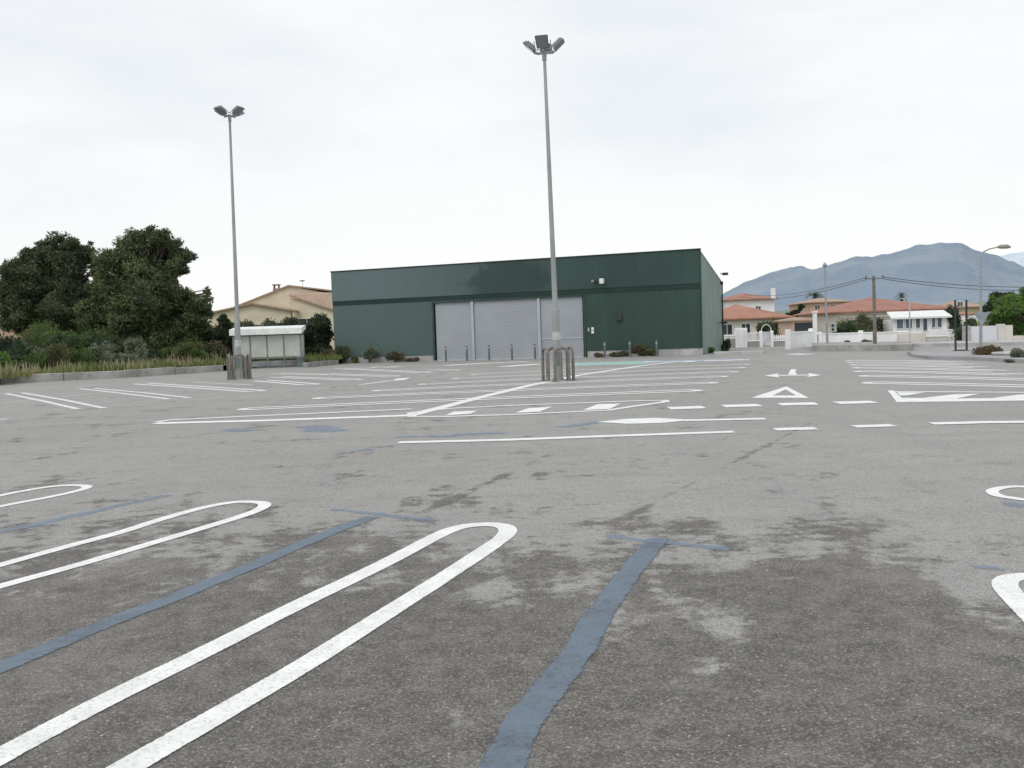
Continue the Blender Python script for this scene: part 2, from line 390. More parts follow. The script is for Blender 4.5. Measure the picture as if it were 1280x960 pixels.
for i, ((a, b_, c, d), w) in enumerate(rows):
    px = [(a + (c - a) * t / 4, b_ + (d - b_) * t / 4 - (.0 if t in (0, 4) else .5)) for t in range(5)]
    o = hairpin(px, .26, .62, ROW, 'worn white double bay line left of the lane, %s from the front' % ('first', 'second', 'third', 'fourth', 'fifth', 'sixth')[i], True)
for i, q in enumerate(([(556, 457), (600, 454.4), (660, 452)], [(628, 458.5), (675, 455)], [(480, 459), (500, 458.6)], [(463, 459.3), (474, 459.1)])):
    mark('door_front_line', q, 1.0, ROW, ('long white line', 'short white line', 'white dab', 'small white dab')[i] + ' on the asphalt before the roller doors')
mark('turquoise_bay_line', [(712, 455.6), (765, 454.2), (812, 453)], 6.0, TURQ, 'turquoise painted line before the warehouse')
mark('blue_bay_line', [(801, 452.8), (860, 451.4), (930, 449.6)], 3.0, BLUEB, 'blue and white bay line before the warehouse')
area('blue_bay_line', [[(803, 453), (826, 452), (828, 451.4), (806, 452)], [(850, 453), (866, 452.6), (872, 451.4), (858, 451.2)], [(880, 450.9), (937, 449.4), (937, 450.2), (880, 451.8)]], WORN, 'white strokes over the blue bay line', .007)
# left far bays
left = [([(7, 492), (52, 501), (97, 511.3), (131, 510.5), (80, 500), (27, 491)], .11, WORN), ([(0, 503.8), (40, 499.6)], .13, FADED), ([(76, 496.3), (146, 489.3)], .13, FADED),
        ([(99, 485.8), (150, 491.5), (211, 499), (237, 497.3), (180, 491), (118, 485.6)], .12, WORN), ([(176, 479.5), (240, 483.6), (318, 488.8)], .2, WORN), ([(240, 477.6), (318, 481.5)], .18, FADED),
        ([(326, 475.8), (387, 480.6)], .22, WORN), ([(345, 471.2), (442, 474.8)], .22, WORN), ([(405, 467.6), (489, 470.4)], .22, WORN), ([(424, 460.5), (530, 465.6)], .24, FADED),
        ([(540, 462), (566, 462.8)], .24, FADED), ([(345, 466.8), (400, 468.2)], .24, FADED), ([(450, 481), (490, 475.8)], .16, WORN), ([(-120, 512), (-60, 506.5), (0, 499.5)], .14, FADED), ([(-2, 525), (3, 524)], .2, WORN)]
LL = ['hairpin bay marking nearest the left edge', 'thin cross line at the left edge', 'thin cross line between the left hairpins', 'second hairpin bay marking from the left', 'bay line left of the far mast',
      'faint bay line beside the far mast', 'bay line right of the far mast hoops', 'bay line before the trolley shelter', 'bay line between shelter and arrow', 'bay line left of the roller doors',
      'short bay line near the left roller door', 'faint line under the trolley shelter', 'thin stem of the painted arrow', 'bay line beyond the left edge', 'white dab at the left edge']
for (q, w, m), l in zip(left, LL):
    if w >= .2 and len(q) > 1 and l[:5] != 'white': hairpin(q, .24, .6, ROW, l)
    else: mark('parking_bay_line', q, w * 1.7, m, l)
area('painted_arrow', [[(489, 476.2), (505, 475), (514, 472.2), (497, 473.4)]], WHITE, 'white painted arrow head before the warehouse')
# lane mouth
for i, q in enumerate(([(836, 510.6), (880, 509.2)], [(904, 508), (950, 506.7)], [(974, 505.7), (1021, 504.7)], [(1045, 504), (1093, 502.6)])):
    mark('give_way_dash', q, .62, WHITE, ('leftmost', 'second', 'third', 'rightmost')[i] + ' thick white dash of the give way row')
for i, q in enumerate(([(968, 537.2), (1020, 535.8)], [(1067, 533.6), (1117, 532)])):
    mark('lane_dash', q, .36, WHITE, ('left', 'right')[i] + ' thin white dash across the lane')
mark('edge_line', [(1164, 530), (1230, 528.3), (1420, 526.5)], .34, WHITE, 'thin white edge line at right')
area('painted_diamond', [[(745, 528), (785, 523.8), (820, 522.8), (868, 525.2), (825, 529.3), (785, 530.2)]], WHITE, 'solid white diamond before the hatched island', .007)
mark('edge_line', [(855, 526), (957, 523.8)], .3, WHITE, 'thin white tail right of the diamond')
T3 = [(939, 497.4), (983, 483.2), (1011, 497.6)]; ctr = (978.5, 493)
b = MB(); o3 = [P(*t) for t in T3]; i3 = [P(966, 494.6), P(982, 487), P(995, 494.6)]
b.add([(p.x, p.y, ZM) for p in o3 + i3], [(0, 1, 4, 3), (1, 2, 5, 4), (2, 0, 3, 5)])
tag(fixn(b.build('give_way_triangle', WHITE)), 'white outlined triangle painted on the lane', kind='structure')
area('double_arrow', [[(966, 469.9), (968, 468.9), (1014, 468.4), (1014, 469.4)], [(955, 469.8), (974, 466.9), (971, 469.2), (975, 472)], [(1027, 469), (1009, 466.4), (1013, 469), (1008, 471.6)],
      [(985, 468.6), (996, 468.5), (994, 464.5), (996, 461.8), (989, 461.8), (987, 464.5)]], WHITE, 'white two way arrow painted on the lane')
mark('lane_dash', [(987, 442.6), (1012, 443)], 1.2, WHITE, 'small white line at the far lane end')
# right bays
rb = [([(1098, 478.6), (1180, 480.2), (1420, 486)], .22), ([(1091, 469.9), (1180, 471.8), (1420, 478)], .22), ([(1083, 464.2), (1180, 466), (1270, 468.4)], .24), ([(1079, 459.7), (1160, 461.2), (1250, 463.6)], .25),
      ([(1075, 456.2), (1150, 457.4), (1226, 459.4)], .26), ([(1071, 453.2), (1140, 454), (1212, 455.8)], .26), ([(1068, 450.6), (1130, 451), (1200, 452.6)], .26)]
for i, (q, w) in enumerate(rb):
    hairpin(q, .26, .62, ROW, 'white double bay line right of the lane, %s from the front' % ('first', 'second', 'third', 'fourth', 'fifth', 'sixth', 'seventh')[i], end=1)
area('hatched_island', [[(1109.5, 488.2), (1117, 488.2), (1127, 497.6), (1121, 503)], [(1121, 503), (1127, 497.6), (1200, 498.4), (1440, 496.2), (1440, 499.6), (1280, 501)],
      [(1119.4, 490.2), (1118.4, 489.3), (1440, 491.2), (1440, 492.2)]], WHITE, 'white frame of the hatched island right of the lane')
area('hatched_island', [[(1121, 490.6), (1125, 494.8), (1134, 494.6), (1157, 490.8)], [(1152, 498), (1192, 493.4), (1226, 492.5), (1196, 498.4)], [(1240, 498), (1272, 494), (1310, 492.6), (1310, 498)]], WHITE, 'wide slanting white bars inside the right island', .007)

# ------------------------------------------------------------------ verge, kerbs, pavement
M_conc = M('weathered_concrete', (.36, .355, .34), .9, .3, .8, dirt=(.17, .16, .14), bmp=.4)
M_conc2 = M('pale_concrete', (.46, .46, .46), .9, .22, .9, dirt=(.28, .27, .26), bmp=.4)
kp = [P(-330, 511), P(-120, 494), P(0, 480), P(80, 476), P(160, 472), P(220, 468), P(280, 464)]
def kerb_wall(name, pts, h, w, seg, m, label, cat, group=None):
    t = thing(name, label, cat, pts[0], 0, group)
    base = Vector(pts[0]); rr = random.Random(5)
    for a, c in zip(pts[:-1], pts[1:]):
        L = (c - a).length; n = max(1, round(L / seg)); ang = math.atan2(c.y - a.y, c.x - a.x)
        for i in range(n):
            p = a.lerp(c, i / n) - base
            b = MB(); b.bbox(0, L / n - .025, 0, w, -.02, h + rr.uniform(-.02, .02), .025)
            o = b.build('kerb_stone', m, t); o.location = (p.x + rr.uniform(-.01, .01), p.y + rr.uniform(-.015, .015), 0)
            o.rotation_euler = (rr.uniform(-.01, .01), rr.uniform(-.006, .006), ang)
    return t
kerb_wall('kerb_wall', kp, .40, .3, 2.6, M_conc, 'long low concrete kerb wall holding the weedy verge at left', 'kerb wall')
kerb_wall('kerb_wall', [P(384, 459.5), P(404, 457.5), P(424, 455.5)], .32, .3, 1.6, M_conc, 'short kerb wall between trolley shelter and green warehouse', 'kerb wall')
vg = [(p.x, p.y + .25) for p in kp] + [(kp[-1].x + .1, 62.5), (P(384, 459.5).x, 62.5), (P(384, 459.5).x, P(384, 459.5).y + .2), (P(424, 455.5).x, P(424, 455.5).y + .2), (P(424, 455.5).x, 150), (-160, 150), (-160, P(-330, 511).y)]
sheet('verge_soil', vg, .34, M_earth, 'soil of the weedy verge')

# right pavement
M_pave = M('pavement_concrete', (.35, .35, .36), .9, .15, .5, dirt=(.26, .25, .25))
def slab(name, px, h, m, label):
    pts = [P(*a) for a in px]; n = len(pts); b = MB()
    b.add([(p.x, p.y, h) for p in pts] + [(p.x, p.y, -.02) for p in pts], [tuple(range(n))] + [(i, i + n, (i + 1) % n + n, (i + 1) % n) for i in range(n)])
    o = b.build(name, m); return tag(o, label, kind='structure')
slab('pavement', [(1134, 442.5), (1141, 446.5), (1160, 449.2), (1216, 450.5), (1400, 461), (1400, 436), (1215, 437.5)], .14, M_pave, 'raised pavement beside the right bays')
slab('pavement', [(1015, 439.2), (1140, 438.4), (1140, 433.5), (1015, 434.2)], .35, M_conc, 'grey raised pavement in front of the white garden walls')
slab('kerb', [(893, 443.6), (955, 441.6), (957, 440.3), (893, 441.6)], .12, M_conc2, 'pale kerb at the foot of the garden wall by the warehouse')
slab('pavement', [(1140, 433.6), (1400, 430), (1400, 427), (1140, 431)], .2, M_conc2, 'pale pavement before the white gate')

# ------------------------------------------------------------------ vegetation
def foliage(name, clumps, n, size, mats, parent=None, core=.72, flat=1.0, aspect=.45, seed=1, coremat=None, upb=0.0, thr=.0, freq=.9):
    rr = random.Random(seed); b = MB(); wts = [(c[3] * c[5]) for c in clumps]
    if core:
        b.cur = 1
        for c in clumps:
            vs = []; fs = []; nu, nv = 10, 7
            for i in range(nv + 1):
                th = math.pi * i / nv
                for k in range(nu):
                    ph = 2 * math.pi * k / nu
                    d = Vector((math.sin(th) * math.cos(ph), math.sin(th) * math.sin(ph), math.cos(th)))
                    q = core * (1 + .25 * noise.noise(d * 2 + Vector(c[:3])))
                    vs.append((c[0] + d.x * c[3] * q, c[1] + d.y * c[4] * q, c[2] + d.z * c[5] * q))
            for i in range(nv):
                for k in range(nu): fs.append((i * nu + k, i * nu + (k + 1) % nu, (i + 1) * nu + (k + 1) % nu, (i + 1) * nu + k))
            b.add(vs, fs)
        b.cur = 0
    pick = rr.choices(range(len(clumps)), wts, k=n); g = rr.gauss
    V = b.v; Fc = b.f; MI = b.mi
    for ci in pick:
        c = clumps[ci]
        d = Vector((g(0, 1), g(0, 1), g(0, 1))).normalized()
        p0 = Vector((c[0] + d.x * c[3], c[1] + d.y * c[4], c[2] + d.z * c[5]))
        nz = noise.noise(p0 * freq) 
        if thr and nz < -thr and rr.random() < .7: continue
        q = rr.uniform(.6, 1.06) * (1 + .28 * nz)
        p = Vector((c[0] + d.x * c[3] * q, c[1] + d.y * c[4] * q, c[2] + d.z * c[5] * q))
        t = (d * .8 + Vector((g(0, .6), g(0, .6), g(0, .6) + upb))).normalized()
        s_ = t.cross(Vector((g(0, 1), g(0, 1), g(0, 1)))).normalized()
        L = size * rr.uniform(.6, 1.4); w = L * aspect
        o = len(V)
        V.append(tuple(p - t * L * .4)); V.append(tuple(p + s_ * w * .5)); V.append(tuple(p + t * L * .6)); V.append(tuple(p - s_ * w * .5))
        Fc.append((o, o + 1, o + 2, o + 3)); MI.append(0)
    return b.build(name, [mats, coremat or M_core], parent)
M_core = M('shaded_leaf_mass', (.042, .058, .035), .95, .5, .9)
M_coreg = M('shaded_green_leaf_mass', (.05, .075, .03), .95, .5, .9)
M_bark = M('grey_brown_bark', (.10, .08, .065), .95, .4, 2.5, bmp=.6)
L_pine = leafmat('pine_needles', (.06, .088, .042), (.19, .235, .11), .45)
L_pine2 = leafmat('dark_pine_needles', (.05, .072, .042), (.155, .19, .105), .45)
L_dark = leafmat('dark_hedge_leaves', (.026, .042, .026), (.07, .10, .052), .8)
L_green = leafmat('green_shrub_leaves', (.055, .095, .028), (.13, .19, .06), .8)
L_bright = leafmat('bright_green_leaves', (.085, .17, .035), (.19, .31, .08), .5, .2)
L_olive = leafmat('olive_shrub_leaves', (.09, .105, .04), (.20, .21, .10), .8)
L_grey = leafmat('grey_green_weed_leaves', (.13, .16, .10), (.28, .31, .22), 1.1)
L_brown = leafmat('dry_brown_leaves', (.12, .085, .055), (.26, .20, .12), 1)
L_red = leafmat('reddish_weed_leaves', (.12, .095, .06), (.24, .18, .11), 1.2)
L_palm = leafmat('palm_frond_leaves', (.035, .05, .03), (.09, .11, .06), 1)

def px_tree(name, label, Y, base_px, blobs, n, leaf, mat, seed, group=None, sub=13, trunk=.28, subr=.40, thr=.3):
    rr = random.Random(seed)
    bp = W(base_px, 436, Y); bx = bp.x
    t = thing(name, label, 'tree', (bx, Y, .3 if bx < 0 else 0), 0, group); oz = t.location.z
    cl = []
    for (x, y, r) in blobs:
        c = W(x, y, Y); rad = r / F * Y; dy = rr.uniform(-.5, .5) * rad * 1.6
        c = Vector((c.x - bx, dy, c.z - oz))
        for k in range(sub):
            d = Vector((rr.gauss(0, 1), rr.gauss(0, 1), rr.gauss(0, 1))).normalized() * rad * rr.uniform(.2, .85)
            q = rad * subr * rr.uniform(.6, 1.25)
            cl.append((c.x + d.x, c.y + d.y, c.z + d.z, q * 1.15, q * 1.15, q * .8))
    # trunk and limbs
    b = MB(); top = max(c[2] for c in cl) * .62
    pts = [(0, 0, -.3), (.12, .05, top * .3), (-.05, .1, top * .65), (.1, 0, top)]
    b.tube(pts, [trunk * 1.25, trunk, trunk * .75, trunk * .4], 9)
    for i in range(0, len(cl), 3):
        c = cl[i]; z0 = rr.uniform(.25, .95) * top
        if c[2] < z0 + .4: z0 = max(.5, c[2] - 1.2)
        b.tube([(0, 0, z0), (c[0] * .5, c[1] * .5, (z0 + c[2]) / 2 + .2), (c[0], c[1], c[2])], [trunk * .4, trunk * .25, .03], 6)
    b.build('trunk', M_bark, t, True)
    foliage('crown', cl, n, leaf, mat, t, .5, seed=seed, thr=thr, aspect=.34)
    return t
px_tree('pine_tree', 'broad dark pine at the far left, left of the taller pine', 76, 62,
        [(35, 322, 17), (20, 345, 18), (112, 315, 13), (124, 335, 14), (60, 308, 14), (95, 306, 13), (8, 378, 18), (78, 318, 28), (50, 322, 22), (100, 320, 16), (38, 350, 28), (85, 352, 36), (15, 372, 20), (52, 385, 36), (12, 395, 20), (100, 390, 34), (60, 412, 22), (30, 340, 18), (5, 362, 14), (60, 350, 30), (75, 385, 36), (30, 395, 26), (120, 330, 10), (90, 415, 26), (20, 410, 14)], 105000, .24, L_pine2, 11, 'pines behind the verge')
px_tree('pine_tree', 'taller dense pine with ragged right side, left of the far mast', 71, 175,
        [(165, 305, 17), (212, 306, 15), (150, 322, 18), (232, 322, 13), (222, 337, 15), (225, 380, 22), (240, 376, 15), (255, 388, 13), (244, 392, 18), (185, 302, 24), (170, 315, 26), (205, 318, 26), (150, 335, 26), (222, 325, 13), (184, 348, 38), (229, 338, 10), (140, 370, 34), (200, 378, 36), (118, 385, 24), (232, 370, 15), (252, 378, 13), (170, 405, 42), (222, 402, 30),
         (128, 412, 28), (250, 400, 12), (258, 364, 6), (215, 425, 24), (120, 350, 16), (185, 325, 30), (160, 390, 40), (200, 395, 36), (110, 405, 22), (180, 425, 30), (145, 425, 26), (218, 350, 14), (240, 405, 22), (130, 365, 22), (172, 297, 15), (203, 299, 17), (188, 294, 13), (160, 350, 26)], 135000, .24, L_pine, 12, 'pines behind the verge')

def shrub(label, px, py, Y, rx, rz, mat, n=900, leaf=.16, seed=1, name='shrub', z=None, cat='shrub', ry=None, core=.7, group=None, dark=True, upb=.3, tall=None):
    """rounded bush of several lobes standing at surveyed spot"""
    rr = random.Random(seed); w = W(px, py, Y); z0 = .34 if z is None else z
    if z is None: rz *= 1.3
    t = thing(name, label, cat, (w.x, Y, z0), 0, group); ry = ry or rx
    cl = []
    for k in range(7):
        a = rr.uniform(0, 6.28); q = rr.uniform(.25, .55)
        cl.append((math.cos(a) * rx * q, math.sin(a) * ry * q, rz * rr.uniform(.4, 1.1), rx * rr.uniform(.4, .6), ry * rr.uniform(.4, .6), rz * rr.uniform(.4, .62)))
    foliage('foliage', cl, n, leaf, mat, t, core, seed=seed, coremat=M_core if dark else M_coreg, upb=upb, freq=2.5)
    b = MB()
    for k in range(4):
        c = cl[k]; b.tube([(0, 0, -.05), (c[0] * .5, c[1] * .5, c[2] * .5), (c[0], c[1], c[2])], [.05, .035, .015], 5)
    b.build('stem', M_bark, t)
    return t

def hedge(label, px0, px1, Y, ztop, mat, seed, n=9000, name='hedge', depth=1.0, z=.34, bumpy=.25, leaf=.24):
    x0, x1 = XW(px0, Y), XW(px1, Y); cx = (x0 + x1) / 2; L = (x1 - x0) / 2
    t = thing(name, label, 'hedge', (cx, Y, z)); rr = random.Random(seed); cl = []
    k = max(3, int(L * 2 / .8))
    for i in range(k):
        x = -L + 2 * L * (i + .5) / k; h = (ztop - z) * (1 + rr.uniform(-bumpy, bumpy * .3))
        for q in (.25, .6, .85): cl.append((x, rr.uniform(-.2, .2), h * q - .1, .75, depth, h * .26))
    foliage('foliage', cl, n, leaf, mat, t, .85, seed=seed, freq=1.5)
    return t
hedge('dark undergrowth hedge beneath the two pines', 95, 258, 80, ZW(180, 408, 80), L_dark, 8, 14000)
hedge('dark hedge behind the trolley shelter', 236, 372, 73, ZW(320, 402, 73), L_dark, 3, 12000)
hedge('tall dark hedge between trolley shelter and warehouse', 372, 408, 69, ZW(390, 397, 69), L_dark, 4, 9000)
px_tree('conifer', 'small pointed dark conifer rising over the hedge by the far mast', 69, 279, [(279, 396, 5), (279, 402, 8), (278, 410, 11), (280, 420, 12)], 4500, .24, L_dark, 21, trunk=.1, sub=5)

shrub('dark green bush at the far left edge behind the kerb', 8, 440, 54, 1.7, 1.15, L_dark, 2600, .2, 31)
shrub('broad olive bush under the left pine', 45, 425, 66, 2.2, 1.6, L_olive, 3000, .2, 32)
shrub('bright leafy green bush, tallest of the verge bushes', 83, 430, 60, 1.5, 1.3, L_green, 3000, .18, 33)
shrub('small upright green bush between two verge bushes', 114, 425, 63, .95, 1.35, L_green, 1800, .18, 34)
shrub('wide dark blue green bush under the taller pine', 150, 436, 62, 2.5, 1.0, L_dark, 3600, .2, 35)
shrub('round light green bush alone in the dry grass', 213, 444, 60, .62, .62, L_green, 1300, .13, 36, dark=False)
shrub('grey green weed leaning over the kerb', 193, 458, 55.5, .45, .55, L_grey, 900, .12, 37, z=.1)
shrub('low olive bush at the kerb end by the far mast', 262, 450, 59, .75, .4, L_olive, 900, .12, 38)
shrub('pale flowering weed clump behind the kerb at left', 55, 440, 56, .8, .8, L_grey, 1200, .14, 39)
shrub('grey green weed patch right of the dark wide bush', 155, 456, 56, 1.3, .45, L_grey, 1600, .13, 40)
shrub('yellowish low bush near the left edge', 22, 458, 50.5, 1.0, .35, L_olive, 1000, .12, 41)
shrub('dark clump in the verge right of the wide bush', 185, 440, 62, 1.2, .7, L_dark, 1500, .16, 42)
shrub('brown dry bush at the foot of the hedge', 268, 430, 66, 1.2, .8, L_brown, 1500, .15, 43)

for i, (px, Yv, rx, rz, mt, lb) in enumerate(((40, 50.5, .9, .5, L_green, 'low green weed clump behind the kerb, left of the pale flowering weed'), (70, 51.5, .7, .7, L_olive, 'olive weed clump behind the kerb, right of the pale flowering weed'),
        (100, 53, .9, .55, L_green, 'low green weed clump in dry grass near the far left bays'), (128, 54, .8, .65, L_grey, 'grey green weed left of the larger grey green patch'), (170, 57, .8, .8, L_grey, 'taller grey green weed right of the grey green patch'),
        (232, 59, .9, .6, L_olive, 'olive weed clump right of the round light green bush'), (247, 58.5, .6, .4, L_green, 'small green weed near the kerb end'), (8, 49.6, .8, .5, L_bright, 'yellow green weed at the far left edge by the kerb'),
        (65, 63, 1.4, 1.3, L_green, 'green bush between olive bush and the tallest verge bush'), (130, 66, 1.4, 1.3, L_olive, 'olive bush under the taller pine on its left side'), (240, 66, 1.2, .9, L_green, 'green bush before the undergrowth right of the taller pine'))):
    shrub(lb, px, 450, Yv, rx, rz * 1.25, mt, 1900, .13, 140 + i, upb=.8, dark=False, core=.5)
# grass: countless blades
def grass(name, label, n, region, hmin, hmax, mat, seed, w=.05, z=.33):
    rr = random.Random(seed); b = MB(); V = b.v; Fc = b.f
    x0, x1, y0, y1, test = region; c = 0
    while c < n:
        x = rr.uniform(x0, x1); y = y0 + (y1 - y0) * rr.random() ** 1.8; c += 1
        if not test(x, y): continue
        q = noise.noise(Vector((x * .35, y * .35, seed))); q2 = noise.noise(Vector((x * 1.3, y * 1.3, seed)))
        if q2 < -.25: continue
        h = rr.uniform(hmin, hmax) * (1 + .7 * q + .4 * q2); a = rr.uniform(0, 3.14); dx, dy = math.cos(a) * w, math.sin(a) * w
        lx, ly = rr.gauss(0, .18) * h, rr.gauss(0, .18) * h; o = len(V)
        V += [(x - dx, y - dy, z), (x + dx, y + dy, z), (x + lx, y + ly, z + h)]; Fc.append((o, o + 1, o + 2)); b.mi.append(0)
    return tag(b.build(name, mat), label, kind='stuff')
def ky(x):
    for a, c in zip(kp[:-1], kp[1:]):
        if a.x <= x <= c.x: return a.y + (c.y - a.y) * (x - a.x) / (c.x - a.x)
    a, c = P(384, 459.5), P(424, 455.5)
    if x < a.x: return 62.6
    return a.y + (c.y - a.y) * (x - a.x) / (c.x - a.x) if x < c.x else 999
inv = lambda x, y: y > ky(x) + .3
L_tan = leafmat('dry_tan_grass_blades', (.27, .24, .15), (.42, .38, .25), .5, .2)
L_gg = leafmat('green_grass_blades', (.09, .14, .035), (.27, .30, .12), .35, .2)
xr = P(280, 464).x + 2.5
grass('tall_dry_grass', 'tall dry tan grass behind the left kerb', 8000, (-42, xr, 44, 60, inv), .25, .75, L_tan, 3)
grass('green_grass', 'green and yellow weeds and grass of the verge', 75000, (-42, xr + 5, 44, 78, inv), .15, .5, L_gg, 4)

# ------------------------------------------------------------------ warehouse
WA = P(419, 454.3); WB = P(878, 443.4)
ud = (WB - WA); WLEN = ud.length; ang = math.atan2(ud.y, ud.x); ud.normalize(); vd = Vector((-ud.y, ud.x, 0))
def fu(px, py=440):                                    # distance along the front wall of the picture column px
    d = ray(px, py); A = WA
    # solve A + u*ud = t*d in plan
    det = ud.x * (-d.y) - ud.y * (-d.x); return ((-A.x) * (-d.y) - (-A.y) * (-d.x)) / det
def fz(px, py):
    u = fu(px, py); p = WA + ud * u; d = ray(px, py); return EYE + d.z * (p.y / d.y)
HF = fz(872, 312); HL = fz(421, 341); print('warehouse heights', HL, HF, 'len', WLEN, 'ang', math.degrees(ang))
# rear right corner
d9 = ray(903, 437); k9 = d9.x / d9.y
DEP = (k9 * WB.y - WB.x) / (vd.x - k9 * vd.y); DEP = min(max(DEP, 8), 22)
pb = WB + vd * DEP; HB = ZW(902.5, 350, pb.y); print('depth', DEP, 'rear height', HB)
WHS = thing('warehouse', 'long dark green metal warehouse with grey roller doors', 'warehouse', WA, ang)
def cladmat(name, base, glare):
    m, nt, b = newmat(name); v = coords(nt)
    sx = nd(nt, 'ShaderNodeSeparateXYZ'); nt.links.new(v, sx.inputs[0])
    mp = nd(nt, 'ShaderNodeMapping'); mp.inputs['Scale'].default_value = (1.1, 1.1, .12); nt.links.new(v, mp.inputs[0])
    n = noi(nt, mp.outputs[0], 1.4, 6, .7); n2 = noi(nt, v, .25, 4)
    # sheets weather differently
    sh = mth(nt, 'FLOOR', mth(nt, 'MULTIPLY', sx.outputs[0], 1.0)); wn = nd(nt, 'ShaderNodeTexWhiteNoise', noise_dimensions='1D'); nt.links.new(sh, wn.inputs['W'])
    f = mth(nt, 'ADD', mth(nt, 'MULTIPLY', ramp(nt, n, .3, .7), .45), mth(nt, 'MULTIPLY', wn.outputs[0], .22))
    f = mth(nt, 'ADD', f, mth(nt, 'MULTIPLY', ramp(nt, n2, .35, .65), .3))
    c = mixc(nt, f, tuple(x * .82 for x in base), tuple(x * 1.2 for x in base))
    # glare painted into the colour, growing towards the left end
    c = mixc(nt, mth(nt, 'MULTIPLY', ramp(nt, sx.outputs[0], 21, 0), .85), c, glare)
    if name.startswith('upper'):                       # ghost of a removed sign
        nn = noi(nt, v, .9, 5, .7)
        q = mth(nt, 'ADD', mth(nt, 'ABSOLUTE', mth(nt, 'MULTIPLY', mth(nt, 'SUBTRACT', sx.outputs[0], GX), .31)), mth(nt, 'ABSOLUTE', mth(nt, 'MULTIPLY', mth(nt, 'SUBTRACT', sx.outputs[2], GZ), .38)))
        q = mth(nt, 'ADD', q, mth(nt, 'MULTIPLY', mth(nt, 'SUBTRACT', nn, .5), 1.6))
        c = mixc(nt, mth(nt, 'MULTIPLY', ramp(nt, q, 1.15, .8), .6), c, (.016, .038, .036))
    nt.links.new(c, b.inputs['Base Color']); b.inputs['Roughness'].default_value = .5; b.inputs['Specular IOR Level'].default_value = .35
    return m
GX, GZ = fu(640), fz(640, 352)
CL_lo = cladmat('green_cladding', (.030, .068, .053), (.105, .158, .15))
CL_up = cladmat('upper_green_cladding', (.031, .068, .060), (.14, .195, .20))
CL_side = M('side_green_cladding_glare', (.27, .35, .32), .5, .15, .5)  # same green sheets, lightened in colour for the glare on this side
CL_band = M('dark_green_band', (.016, .04, .034), .5, .2, .5)
M_trim = M('green_grey_edge_trim', (.16, .21, .20), .5, .15, 1)
def ribbed(x0, x1, z0, z1, y, pitchw=.2, dep=.011, back=.12):
    """trapezoid-profile sheet facing -y, closed at the back"""
    b = MB(); xs = [x0]; k = 0; x = x0
    prof = []
    while x < x1 - 1e-4:
        for dx, dy in ((0, 0), (.15, 0), (.18, dep), (.22, dep)):
            q = x + dx * pitchw / .25
            if q < x1: prof.append((q, y + dy))
        x += pitchw
    prof.append((x1, y)); n = len(prof)
    b.add([(a, c, z0) for a, c in prof] + [(a, c, z1) for a, c in prof], [(i, i + 1, i + 1 + n, i + n) for i in range(n - 1)])
    b.box(x0, x1, y + dep + .01, y + back, z0, z1)
    return b
D0, D1 = fu(543), fu(732); DZ = 3.98
bandz0, bandz1 = 4.12, 4.48; print('doors', D0, D1, 'band', fz(600, 371), fz(870, 360), 'door top', fz(543, 380), fz(730, 373))
PL = .42
for a, c, zz in ((0, D0 - .06, PL), (D1 + .06, WLEN, PL)): ribbed(a, c, zz, bandz0, 0).build('wall', CL_lo, WHS)
ribbed(D0 - .05, D1 + .05, DZ + .04, bandz0, 0.002).build('wall', CL_lo, WHS)
ribbed(0, WLEN, bandz1 - .06, HF, -.06).build('upper_wall', CL_up, WHS)
box('wall_band', CL_band, WHS, .01, WLEN - .01, -.03, .1, bandz0 - .005, bandz1 - .065)
# plinths
box('plinth', M_conc2, WHS, 0, D0 - .1, .04, .3, -.02, PL - .003)
box('plinth', M_conc2, WHS, D1 + .1, WLEN, .04, .3, -.02, PL - .003)
# side walls, rear wall, roof
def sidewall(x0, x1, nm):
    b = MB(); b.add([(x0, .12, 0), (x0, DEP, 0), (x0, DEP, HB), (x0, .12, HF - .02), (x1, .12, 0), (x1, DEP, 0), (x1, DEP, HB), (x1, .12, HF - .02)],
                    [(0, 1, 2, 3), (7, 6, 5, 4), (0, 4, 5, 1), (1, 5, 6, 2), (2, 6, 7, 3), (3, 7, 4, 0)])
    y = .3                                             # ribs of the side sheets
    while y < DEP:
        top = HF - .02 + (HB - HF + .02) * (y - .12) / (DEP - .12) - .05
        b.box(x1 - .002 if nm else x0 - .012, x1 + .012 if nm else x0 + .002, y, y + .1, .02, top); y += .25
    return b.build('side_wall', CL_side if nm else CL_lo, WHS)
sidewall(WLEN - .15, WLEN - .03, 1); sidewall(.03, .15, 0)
box('rear_wall', CL_lo, WHS, .16, WLEN - .16, DEP - .12, DEP - .002, 0, HB - .03)
b = MB(); b.add([(.0, .2, HF - .06), (WLEN, .2, HF - .06), (WLEN, DEP + .15, HB - .03), (0, DEP + .15, HB - .03), (.0, .2, HF - .14), (WLEN, .2, HF - .14), (WLEN, DEP + .15, HB - .11), (0, DEP + .15, HB - .11)],
                [(0, 1, 2, 3), (7, 6, 5, 4), (0, 4, 5, 1), (1, 5, 6, 2), (2, 6, 7, 3), (3, 7, 4, 0)])
b.build('roof', M_trim, WHS)
b = MB(); b.box(-.04, WLEN + .04, -.1, .14, HF + .002, HF + .07)
b.build('roof_trim', CL_band, WHS)
b = MB(); b.box(WLEN - .02, WLEN + .05, -.095, -.02, PL, HF - .002); b.build('corner_trim', CL_lo, WHS)
b = MB(); b.tube([(WLEN + .08, DEP - .15, .1), (WLEN + .08, DEP - .15, HB - .1)], .06, 8); b.box(WLEN - .01, WLEN + .16, DEP - .25, DEP - .05, HB - .35, HB - .12)
b.build('downpipe', CL_band, WHS, True)
